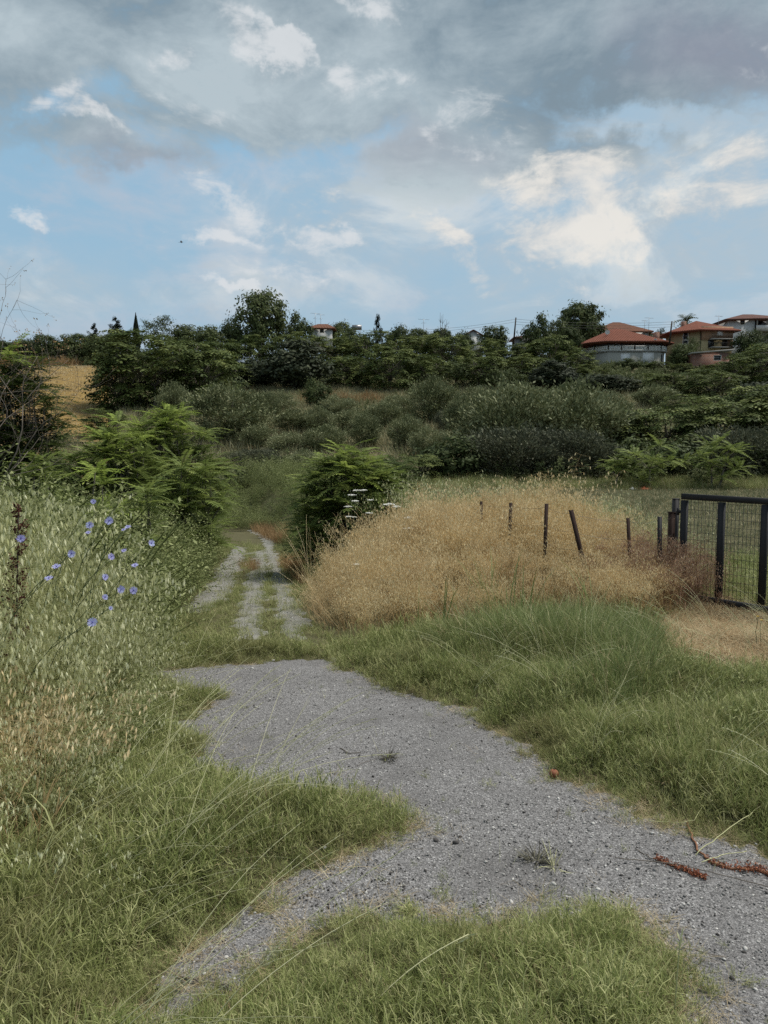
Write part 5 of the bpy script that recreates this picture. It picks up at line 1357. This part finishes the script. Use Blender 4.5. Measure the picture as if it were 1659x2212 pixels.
x = np.concatenate([q[0] + RNG.normal(size=42) * .11 for q in c]); y = np.concatenate([q[1] + RNG.normal(size=42) * .06 for q in c]); k = gdist(x, y) < .02; x, y = x[k], y[k]
scatter('soil_crumbs', 'dark crumbs of soil scattered on the gravel', [pebble(20 + i, .8).mesh('crumb', M['stone_d']) for i in range(3)], put(x, y, .014), U(0, 6.28, len(x)), .3, np.clip(np.exp(RNG.normal(np.log(.0036), .5, len(x))), .0015, .0075))

# ------------------------------------------------------------------ gate, posts and fence
def gpt(u, v, Y): return at(u, v, Y)
GL, GR3 = at(1474, 1066, 10.5), at(1653, 1104, 9.62)          # top of the first and third uprights
dv = (GR3 - GL); dv[2] = 0; Lg = np.linalg.norm(dv) / 2; dv /= np.linalg.norm(dv)
gz1 = GL[2]; gz0 = at(1488, 1290, 10.5)[2]
gate = thing('wire_gate', 'black metal field gate with two rails and wire mesh panels', 'gate', (GL[0], GL[1], gz0), atan2(dv[1], dv[0]))
hg = gz1 - gz0; W_ = .078
g = Geo(); g.bar((0, 0, hg - W_ / 2), (Lg * 3, 0, hg - W_ / 2 - .01), W_ * .8, W_); part('top_rail', g, M['blackmetal'], gate)
g = Geo(); g.bar((.0, 0, .03), (Lg * 3, 0, .02), W_ * .8, W_); part('bottom_rail', g, M['blackmetal'], gate)
for k in range(4):
    g = Geo(); x0 = k * Lg + (W_ / 2 if k == 0 else 0); g.bar((x0, 0, W_ + .002), (x0 + .0, 0, hg - W_ - .012), W_, W_ * .8); part('upright', g, M['blackmetal'], gate)
for k in range(3):
    g = Geo(); a, b = k * Lg + W_ * .6, (k + 1) * Lg - W_ * .6
    for x0 in np.arange(a + .03, b, .052): g.bar((x0, .012, .05), (x0, .012, hg - .05), .0042)
    for z0 in np.arange(.10, hg - .06, .102): g.bar((a - .03, .016, z0), (b + .03, .016, z0), .0042)
    part('wire_mesh', g, M['bluewire'], gate, kind='stuff')
g = Geo()
for z0 in (.22, hg - .25): g.tube([(-.055, 0, z0 - .05), (-.055, 0, z0 + .05)], .018, 8); g.bar((-.055, 0, z0), (0.0, 0, z0), .03, .04)
part('hinge', g, M['blackmetal'], gate)
def post(u0, v0, u1, v1, Y, w, m, label, name='fence_post', group='metal posts of the wire fence', ext=.85, parent=None):
    a, b = at(u0, v0, Y), at(u1, v1, Y)
    d = (a - b) / np.linalg.norm(a - b); foot = b - d * ext
    o = thing(name, label, 'post', foot, 0, group)
    g = Geo(); t = a - foot; n = np.array([0, 1.0, 0])
    g.bar((0, 0, 0), t, w, w * .25); g.bar(np.array([-w * .42, w * .3, 0]), t + np.array([-w * .42, w * .3, 0]), w * .22, w * .7)
    part('post_profile', g, m, o)
    return a
tops = [
    post(1040, 1083, 1040, 1118, 12.2, .040, M['rust'], 'thin rusty fence post farthest left in the dry oats'),
    post(1104, 1086, 1102, 1145, 11.3, .045, M['rust'], 'rusty upright fence post second from the left in the oats'),
    post(1181, 1088, 1179, 1152, 10.8, .045, M['rust'], 'dark upright fence post just left of the tilted one'),
    post(1234, 1102, 1252, 1178, 10.6, .055, M['rust'], 'tilted dark fence post leaning to the left'),
    post(1357, 1119, 1358, 1140, 10.6, .040, M['rust'], 'short brown fence post half lost in the oats'),
    post(1426, 1116, 1426, 1152, 10.45, .050, M['blackmetal'], 'black fence post just left of the brown gate post')]
a, b = at(1452, 1108, 10.65), at(1449, 1180, 10.65)
gp_ = thing('gate_post', 'thick rusty brown post between the black fence post and the gate', 'post', (b[0], b[1], float(zg(b[0], b[1])) - .1))
g = Geo(); Hh = a[2] - gp_.location.z; g.box((0, 0, Hh / 2), (.075, .075, Hh)); part('shaft', g, M['rust'], gp_); g = Geo(); g.box((0, 0, Hh + .008), (.09, .09, .016)); part('cap', g, M['rust'], gp_)
a = at(1478, 1072, 10.62); hp = thing('hinge_post', 'black square post carrying the hinges of the gate', 'post', (GL[0] - .03, GL[1] + .15, float(zg(a[0], a[1])) - .1))
g = Geo(); Hh = gz1 - .09 - hp.location.z; g.box((0, 0, Hh / 2), (.075, .075, Hh)); part('shaft', g, M['blackmetal'], hp); g = Geo(); g.box((0, 0, Hh + .006), (.085, .085, .012)); part('cap', g, M['blackmetal'], hp)
fw = thing('fence_wire', 'thin strands of fence wire strung between the posts in the oats', 'wire', tops[0])
allp = tops + [np.array([hp.location.x, hp.location.y, gz1 - .25])]
for dz in (.05, .30, .55):
    for p, q in zip(allp[:-1], allp[1:]):
        g = Geo(); t = np.linspace(0, 1, 6)[:, None]; P = p * (1 - t) + q * t - np.array([0, 0, 1]) * (dz + .03 * np.sin(t * pi)); g.tube(P - tops[0], .0022, 3); part('strand', g, M['bluewire'], fw)

# ------------------------------------------------------------------ flowers
M['chicory'] = leafmat('chicory_petal', (.33, .31, .60), (.40, .39, .70), (.47, .52, .80), trans=.3, vary=.5, rough=.8, spec=.1)
M['chicory_c'] = plain('chicory_heart', (.09, .09, .35), .8, .1)
M['carrot'] = leafmat('carrot_blossom', (.60, .60, .55), (.72, .72, .66), (.82, .82, .78), trans=.2)
M['yellow'] = plain('yellow_petal', (.68, .46, .04), .8, .1, var=.1)
M['dock'] = leafmat('dock_seed', (.035, .012, .010), (.070, .022, .018), (.13, .045, .03), trans=.1)
def chicory(u, v, Y, foot, face, r, label):
    p = at(u, v, Y); f = np.array([p[0] + foot[0], Y + foot[1], 0]); f[2] = float(zg(f[0], f[1]))
    o = thing('chicory_flower', label, 'flower', f, 0, 'blue chicory flowers among the oats')
    t = np.linspace(0, 1, 10)[:, None]; e = p - f
    P = e * t + np.array([0, 0, 1]) * (.16 * np.sin(t * pi)) + np.array([.05, 0, 0]) * np.sin(t * pi * 2)
    g = Geo(); g.tube(P, np.linspace(.0030, .0014, 10), 5, .5)
    for k in (3, 5, 7):
        q = P[k] + np.array([U(-.10, .10), U(-.05, .05), U(.05, .12)]); limb(g, P[k], q, .0018, .001, .006, 4, 4); g.tube([q, q + [0, 0, .012]], .004, 5)
    part('stem', g, M['stemgreen'], o)
    n = np.array(face, float); n /= np.linalg.norm(n); a = np.cross(n, [0, 0, 1.0]); a /= np.linalg.norm(a); b = np.cross(n, a)
    c = e + n * .004; g = Geo(); m = 16
    for k in range(m):
        th = 2 * pi * k / m + U(-.08, .08); d = a * cos(th) + b * sin(th); s = -a * sin(th) + b * cos(th); L = r * U(.85, 1.08); up = n * U(.05, .3) * r
        V = [c + d * r * .12 - s * r * .05, c + d * r * .12 + s * r * .05, c + d * L * .6 + s * r * .13 + up * .6, c + d * L * .6 - s * r * .13 + up * .6, c + d * L + s * r * .11 + up, c + d * L - s * r * .11 + up]
        g.add(V, np.array([[0, 1, 2, 3], [3, 2, 4, 5]]), U(.1, .9))
    fl = part('petals', g, M['chicory'], o)
    g = Geo()
    for k in range(14):
        d = n * .8 + a * U(-.5, .5) + b * U(-.5, .5); g.tube([c, c + d * r * .33], .0012, 4)
    part('stamens', g, M['chicory_c'], fl)
FA, FU, FS = (.2, -1, .45), (0, -.45, 1), (.8, -.7, .4)
for (u, v, Y, fc, r, lab) in [
    (202, 1084, 4.6, FA, .022, 'uppermost chicory flower, alone above all the oats'), (194, 1135, 4.2, FA, .027, 'wide open violet chicory flower below the uppermost one'),
    (191, 1152, 4.25, FU, .020, 'half closed chicory flower just under the wide open violet one'), (236, 1126, 4.0, FA, .028, 'brightest blue chicory flower, right of the wide open violet one'),
    (277, 1140, 4.4, FU, .024, 'flat sideways chicory flower right of the brightest blue one'), (267, 1146, 4.42, FU, .018, 'small bud like chicory flower touching the flat sideways one'),
    (46, 1164, 3.7, FA, .027, 'chicory flower farthest left, beside the dark red dock'), (155, 1197, 3.8, FA, .025, 'chicory flower in the middle of the pale oats, upper one'),
    (326, 1174, 4.6, FS, .028, 'chicory flower farthest right, turned sideways over the brambles'), (239, 1203, 4.1, FS, .024, 'narrow blue chicory flower seen from the side over the bramble edge'),
    (268, 1191, 4.4, FU, .022, 'ragged pale chicory flower left of the one farthest right'), (292, 1223, 4.3, FU, .026, 'light blue chicory flower seen edge on, right side'),
    (122, 1226, 3.6, FU, .026, 'chicory flower in the middle of the pale oats, lower one'), (106, 1251, 3.5, FU, .024, 'chicory flower just above the tan dry oats'),
    (226, 1247, 3.9, FS, .023, 'pale violet chicory flower half hidden by oat spikelets'), (262, 1274, 3.9, FA, .025, 'left one of the two violet chicory flowers standing side by side'),
    (289, 1276, 3.9, FA, .026, 'right one of the two violet chicory flowers standing side by side'), (226, 1290, 3.8, FS, .020, 'small pale chicory flower below the half hidden one'),
    (238, 1314, 3.7, FS, .014, 'tiny closed chicory flower low among the oats'), (200, 1345, 3.4, FA, .027, 'lowest chicory flower, facing out over the drooping oats')]:
    chicory(u, v, Y, (-.52 + U(-.2, .1), .1 + U(-.1, .1)), fc, r * .80, lab)
def carrot(u, v, Y, r, label, tone='carrot'):
    p = at(u, v, Y); f = np.array([p[0] + U(-.1, .1), Y + U(-.05, .1), 0]); f[2] = float(zg(f[0], f[1])); e = p - f
    o = thing('wild_carrot', label, 'flower', f, 0, 'white wild carrot umbels')
    g = Geo(); limb(g, (0, 0, 0), e - [0, 0, r * .8], .005, .003, .01, 6, 5)
    Q = []
    for k in range(16):
        rr = r * sqrt((k + .5) / 16) ; th = k * 2.4; c = e + np.array([cos(th) * rr, sin(th) * rr, -.18 * rr * rr / r]); g.tube([e - [0, 0, r * .8], c], .0011, 3)
        for q in range(9): Q.append(c + RNG.normal(size=3) * r * .13 * np.array([1, 1, .35]))
    part('stem', g, M['stemgreen'], o)
    Q = np.array(Q); g = Geo(); g.quads(leaf_quads(Q, np.tile([0, -.2, 1.0], (len(Q), 1)), r * .11, .9, .3), U(.2, 1, len(Q))); part('umbel', g, M['carrot'], o)
for (u, v, Y, r, lab) in [(771, 1058, 14.6, .075, 'upper left wild carrot umbel before the dark leaves'), (785, 1058, 14.8, .075, 'wild carrot umbel touching the right side of the upper left one'), (760, 1068, 14.4, .07, 'wild carrot umbel just below the upper left one'),
    (767, 1081, 14.2, .065, 'wild carrot umbel in the middle of the white group'), (752, 1093, 13.9, .065, 'wild carrot umbel at the left end of the white group'), (800, 1079, 14.3, .06, 'wild carrot umbel right of the middle of the white group'),
    (796, 1107, 13.8, .06, 'wild carrot umbel low on the right of the white group'), (753, 1115, 13.5, .055, 'lowest wild carrot umbel of the white group, left'), (765, 1116, 13.5, .045, 'small wild carrot umbel right of the lowest one'),
    (840, 1088, 13.9, .11, 'wide wild carrot umbel at the left edge of the golden oats'), (857, 1093, 13.5, .08, 'wild carrot umbel right of the wide one at the oat edge'), (884, 1117, 12.6, .09, 'pinkish wild carrot umbel inside the golden oats'),
    (881, 1140, 12.0, .08, 'wild carrot umbel over the green gap in the oats'), (970, 1138, 12.2, .040, 'cream wild carrot umbel farthest right in the golden oats'), (771, 1218, 10.4, .05, 'small greenish umbel low in front of the golden oats')]:
    carrot(u, v, Y, r, lab)
p0 = at(10, 1240, 3.9); f = np.array([p0[0], 3.9, float(zg(p0[0], 3.9))])
dk = thing('dock_plant', 'dark red seeding dock spike at the left border', 'plant', f)
g = Geo(); gs = Geo(); top = at(40, 1090, 3.9) - f
P = np.linspace([0, 0, 0], top, 8); g.tube(P, np.linspace(.008, .003, 8), 6); part('stem', g, M['bark'], dk)
for k in range(46):
    t = .45 + .55 * k / 46; c = top * t; a = U(0, 6.28); L = .13 * (1.12 - t) + .012; e = c + np.array([cos(a) * L, sin(a) * L, L * U(.6, 1.3)])
    n = 34; q = c + (e - c) * U(.05, 1, (n, 1)) + RNG.normal(size=(n, 3)) * .007; gs.quads(leaf_quads(q, rnd_dirs(n), .0062, .7, 1.0), U(0, 1, n))
part('seeds', gs, M['dock'], dk, kind='stuff')
for (u, v, Y, lab) in [(1637, 1332, 7.6, 'yellow wildflower under the right end of the gate'), (1645, 1340, 7.5, 'yellow wildflower close below another at the right border'), (1459, 1098, 11.2, 'yellow wildflower head beside the brown gate post')]:
    p = at(u, v, Y); f = np.array([p[0], Y, float(zg(p[0], Y))]); e = p - f
    o = thing('yellow_flower', lab, 'flower', f, 0, 'small yellow wildflowers near the gate')
    g = Geo(); limb(g, (0, 0, 0), e, .003, .002, .01, 5, 4); part('stem', g, M['stemgreen'], o)
    g = Geo()
    for k in range(10):
        th = k * .628; d = np.array([cos(th), sin(th) * .6 - .2, .3]); g.quads([[e, e + d * .012 + [.004, 0, .002], e + d * .024, e + d * .012 - [.004, 0, -.002]]])
    part('petals', g, M['yellow'], o)

# ------------------------------------------------------------------ small things on the gravel
M['fruit'] = plain('dried_fruit', (.22, .085, .045), .75, .25, var=.5, scale=40, bstr=.3)
M['twig'] = plain('reddish_twig', (.22, .11, .065), .8, .15, var=.4, scale=60)
M['rustseed'] = leafmat('rusty_seed', (.14, .045, .025), (.26, .085, .045), (.38, .16, .09), trans=.1)
M['deadweed'] = leafmat('withered_weed', (.035, .034, .028), (.075, .07, .05), (.19, .18, .12), trans=.1)
p = hit(1196, 1684)
ft = thing('dried_fruit', 'round rusty brown dried fruit at the right edge of the gravel', 'fruit', (p[0], p[1], zg(p[0], p[1]) + .035))
g = Geo(); n1, n2 = 16, 10; V = []
for i in range(n2 + 1):
    ph = pi * i / n2
    for j in range(n1):
        th = 2 * pi * j / n1; rr = .027 * (1 + .05 * cos(3 * th) * sin(ph) - .22 * math.exp(-(ph / .35) ** 2)); V.append((rr * sin(ph) * cos(th), rr * sin(ph) * sin(th), rr * cos(ph) * .93))
g.add(V, np.array([[i * n1 + j, (i + 1) * n1 + j, (i + 1) * n1 + (j + 1) % n1, i * n1 + (j + 1) % n1] for i in range(n2) for j in range(n1)])); part('skin', g, M['fruit'], ft, smooth=True)
g = Geo(); g.tube([(0, 0, .018), (.003, 0, .028), (.006, .002, .034)], .0022, 5); part('stalk', g, M['bark'], ft)
def ground_line(name, label, cat, pts, r0, r1, m, lift=.012, wob=.004, group=None, arch=0.0):
    P = np.array([hit(u, v) for u, v in pts]); P[:, 2] = zg(P[:, 0], P[:, 1]) + lift
    t = np.linspace(0, 1, len(P)); tt = np.linspace(0, 1, 4 * len(P))
    Q = np.stack([np.interp(tt, t, P[:, k]) for k in range(3)], 1); Q[1:-1] += RNG.normal(size=(len(Q) - 2, 3)) * wob * np.array([1, 1, .4])
    Q[:, 2] += arch * np.sin(tt * pi)
    o = thing(name, label, cat, Q[0], 0, group); Q = Q - Q[0]
    g = Geo(); g.tube(Q, np.linspace(r0, r1, len(Q)), 6); part('stem', g, m, o)
    return o, Q
def seeds(o, Q, t0, t1, n, r):
    k = U(t0, t1, n) * (len(Q) - 1); i = np.minimum(k.astype(int), len(Q) - 2); c = Q[i] + (Q[i + 1] - Q[i]) * (k - i)[:, None] + RNG.normal(size=(n, 3)) * r * np.array([1, 1, .6]) + [0, 0, r * .5]
    g = Geo(); g.quads(leaf_quads(c, rnd_dirs(n), .0055, .6, 1.0), U(0, 1, n)); part('seeds', g, M['rustseed'], o, kind='stuff')
o, Q = ground_line('twig', 'forked reddish twig with rusty seed clusters running to the right border', 'twig', [(1485, 1785), (1492, 1815), (1505, 1845), (1535, 1872), (1580, 1886), (1640, 1890), (1700, 1920)], .0035, .008, M['twig'], .02)
seeds(o, Q, .45, .7, 120, .009); seeds(o, Q, .7, 1.0, 420, .016)
o, Q = ground_line('twig', 'short twig thick with rusty seeds lying beside the forked one', 'twig', [(1420, 1865), (1450, 1878), (1490, 1893), (1525, 1908)], .004, .003, M['twig'], .018); seeds(o, Q, 0, 1, 420, .0085)
o, Q = ground_line('twig', 'thin dark twig with reddish tips pointing at the seeded twig', 'twig', [(1372, 1842), (1395, 1856), (1418, 1868)], .002, .0025, M['bark'], .016)
ground_line('dry_stalk', 'long pale stalk lying along the seeded twig to the right border', 'stalk', [(1328, 1868), (1400, 1876), (1470, 1882), (1560, 1908), (1690, 1940)], .0022, .0022, M['palebark'], .03, .002, 'dry stalks lying on the gravel')
ground_line('dry_stalk', 'pale stalk lying flat just below the right bank grass', 'stalk', [(1400, 1786), (1460, 1790), (1500, 1788), (1540, 1740)], .0018, .0018, M['palestem'], .03, .003, 'dry stalks lying on the gravel')
ground_line('dry_stalk', 'pale stalk crossing over the forked reddish twig', 'stalk', [(1502, 1862), (1560, 1835), (1630, 1795), (1690, 1760)], .0022, .0016, M['palestem'], .03, .003, 'dry stalks lying on the gravel', .05)
ground_line('dry_stalk', 'short greenish stalk right of the bend of the forked twig', 'stalk', [(1515, 1878), (1560, 1862), (1612, 1854)], .0022, .0015, M['palestem'], .03, .003, 'dry stalks lying on the gravel')
ground_line('dry_stalk', 'thin straw lying alone on the lower right gravel', 'stalk', [(1430, 2052), (1500, 2062), (1570, 2078)], .0013, .0013, M['palebark'], .016, .002, 'dry stalks lying on the gravel')
ground_line('dry_stalk', 'short bent straw in the middle of the gravel', 'stalk', [(1190, 1790), (1205, 1775), (1208, 1752)], .0012, .0012, M['palebark'], .016, .002, 'dry stalks lying on the gravel')
ground_line('dry_stalk', 'thin straw in front of the withered tuft', 'stalk', [(770, 1660), (800, 1648), (855, 1642)], .0014, .0012, M['palebark'], .016, .002, 'dry stalks lying on the gravel')
ground_line('stick', 'crooked grey stick on the small gravel patch in front', 'stick', [(380, 2118), (420, 2135), (470, 2140), (500, 2150)], .0035, .0022, M['palebark'], .022, .003)
ground_line('stick', 'small dark stick lying left of the withered tuft', 'stick', [(735, 1622), (755, 1634), (780, 1632)], .003, .002, M['bark'], .018, .003)
ground_line('stick', 'thin branch lying in the grass beyond the gravel on the left', 'stick', [(385, 1335), (415, 1330), (445, 1322)], .006, .004, M['bark'], .07, .01)
# grass culms that stand out one by one
def culm(label, foot, tip, Yt, r, head=12):
    p = hit(*foot); e = at(*tip, Yt) - p
    o = thing('grass_stalk', label, 'grass stalk', p, 0, 'single pale grass stalks in front')
    t = np.linspace(0, 1, 9)[:, None]; P = e * t + np.array([0, 0, .04]) * np.sin(t * pi); g = Geo(); g.tube(P, np.linspace(r, r * .6, 9), 5, .7); part('stem', g, M['palestem'], o)
    d = P[-1] - P[-2]; d /= np.linalg.norm(d); n = head; k = U(.9, 1.0, n)[:, None]; q = e * k; tipq = q + (d + RNG.normal(size=(n, 3)) * .35) * .028; s = np.cross(d, [0, 1, 0]) * .003
    g = Geo(); g.quads(np.stack([q, (q + tipq) / 2 + s, tipq, (q + tipq) / 2 - s], 1), U(.4, 1, n)); part('seed_head', g, M['palestem'], o)
culm('long pale grass stalk slanting across the front grass', (745, 2235), (1012, 2018), 2.35, .0026)
culm('upright pale grass stalk at the right end of the front grass', (1455, 2225), (1470, 2030), 2.2, .0024)
culm('thin pale stalk bending beside the upright one', (1470, 2150), (1480, 2060), 2.35, .0012, 4)
# withered tufts and small plants on the gravel
def clump(u, v, n, h, r, m, label, name='withered_weed', cat='weed', green=0):
    p = hit(u, v); o = thing(name, label, cat, (p[0], p[1], zg(p[0], p[1]) + .012))
    g = Geo()
    a = U(0, 6.28, n); g.blades(np.stack([np.cos(a) * r * U(0, .5, n), np.sin(a) * r * U(0, .5, n), np.zeros(n)], 1), a + U(-1, 1, n), U(.7, 1.5, n), U(-.3, .7, n), h * U(.5, 1.2, n), .0035, U(0, 1, n))
    part('blades', g, m, o, kind='stuff')
    if green:
        g = Geo(); q = RNG.normal(size=(green, 3)) * np.array([r * .5, r * .5, .008]) + [0, 0, .02]; g.quads(leaf_quads(q, np.tile([0, 0, 1.0], (green, 1)), .009, .45, .6), U(.3, 1, green)); part('leaves', g, M['grass'], o, kind='stuff')
    return o
clump(840, 1644, 90, .09, .07, M['deadweed'], 'dark withered tuft in the middle of the gravel', green=8)
clump(1160, 1868, 90, .11, .09, M['deadweed'], 'flattened withered weed on the lower middle gravel')
clump(1195, 1880, 16, .12, .05, M['palestem'], 'pale dry roots beside the flattened withered weed', 'dry_roots', 'roots')
clump(882, 1978, 70, .06, .05, M['grass'], 'small green tuft alone on the crumbly gravel', 'grass_tuft', 'grass tuft', 30)
clump(1560, 1765, 60, .18, .09, M['palestem'], 'tangle of pale dry stalks at the right bank foot', 'dry_tangle', 'dry plant', 0)
clump(1345, 1265 + 0, 40, .35, .12, M['bank'], 'green leafy tuft inside the dry oats near the fence', 'grass_tuft', 'grass tuft', 0)
for (u, v, s, sd0, lab) in [(553, 1531, .018, 31, 'pale flat pebble alone on the upper left gravel'), (545, 1448, .020, 32, 'light pebble near the far end of the gravel'), (1112, 1790, .014, 33, 'rounded pebble left of the flattened withered weed'), (700, 1850, .012, 34, 'pale pebble by the tip of the grass mound'), (590, 1430, .016, 35, 'small stone at the border of gravel and track grass')]:
    p = hit(u, v); o = link('pebble', pebble(sd0, .5).mesh('pebble', M['stone_w']), None, lab, 'pebble', 'pale pebbles on the gravel', None, (p[0], p[1], zg(p[0], p[1]) + .016)); o.scale = (s, s, s)
p = hit(985, 1830); o = link('clod', pebble(41, .8).mesh('clod', M['stone_d']), None, 'dark clod of soil alone on the gravel', 'clod', 'dark clods on the gravel', None, (p[0], p[1], zg(p[0], p[1]) + .018)); o.scale = (.017,) * 3
p = hit(942, 1825); o = link('clod', pebble(42, .8).mesh('clod', M['stone_d']), None, 'second dark clod, left of the lone one on the gravel', 'clod', 'dark clods on the gravel', None, (p[0], p[1], zg(p[0], p[1]) + .018)); o.scale = (.015,) * 3
# litter at the foot of the thicket
M['orange'] = plain('orange_plastic', (.50, .13, .06), .5, .3, var=.2)
def crumple(u, v, Y, s, m, label):
    p = at(u, v, Y); z = float(zg(p[0], Y)); o = thing('plastic_bag', label, 'litter', (p[0], Y, z), .4, 'litter at the field edge')
    g = Geo(); n = 8; V = [(x, y_, abs(RNG.normal()) * .35 * (1 - max(abs(x), abs(y_))) + .12) for x in np.linspace(-1, 1, n) for y_ in np.linspace(-1, 1, n)]
    g.add(np.array(V) * s, np.array([[i * n + j, i * n + j + 1, (i + 1) * n + j + 1, (i + 1) * n + j] for i in range(n - 1) for j in range(n - 1)])); part('film', g, m, o)
crumple(1392, 1048, 40.0, .42, M['orange'], 'orange scrap of plastic at the foot of the thicket'); crumple(1366, 1046, 40.0, .22, M['whitepaint'], 'white scrap of litter left of the orange one')
# bird
p = at(392, 523, 70)
bd = thing('bird', 'small dark bird gliding in the blue part of the sky', 'bird', p, .2)
M['feather'] = plain('dark_feather', (.03, .03, .032), .8, .2)
bm = Geo(); t = np.linspace(-.16, .16, 9); bm.tube(np.stack([t, t * 0, .25 * t * 0], 1), [.004, .018, .032, .040, .040, .034, .024, .014, .006], 8); 
part('body', bm, M['feather'], bd, smooth=True)
for s in (-1, 1):
    g = Geo(); V = []
    for k, (x, ch, z) in enumerate(((0, .12, 0), (.16, .13, .07), (.32, .09, .06), (.46, .015, 0))): V += [(.06 - x * .12, s * x, z), (.06 - x * .12 - ch, s * x, z - .01), (.06 - x * .12 - ch * .3, s * x, z + .012)]
    g.add(V, [np.array([[3 * k, 3 * k + 3, 3 * k + 5, 3 * k + 2], [3 * k + 2, 3 * k + 5, 3 * k + 4, 3 * k + 1], [3 * k + 1, 3 * k + 4, 3 * k + 3, 3 * k]]).reshape(-1, 4) for k in range(3)]); part('wing', g, M['feather'], bd)
g = Geo(); g.add([(-.15, -.012, 0), (-.15, .012, 0), (-.27, .04, .003), (-.27, -.04, .003), (-.15, -.012, .006), (-.15, .012, .006), (-.27, .04, .008), (-.27, -.04, .008)], np.array([[3, 2, 1, 0], [4, 5, 6, 7], [0, 1, 5, 4], [2, 3, 7, 6]])); part('tail', g, M['feather'], bd)
bd.rotation_euler = (radians(25), radians(-8), radians(15))
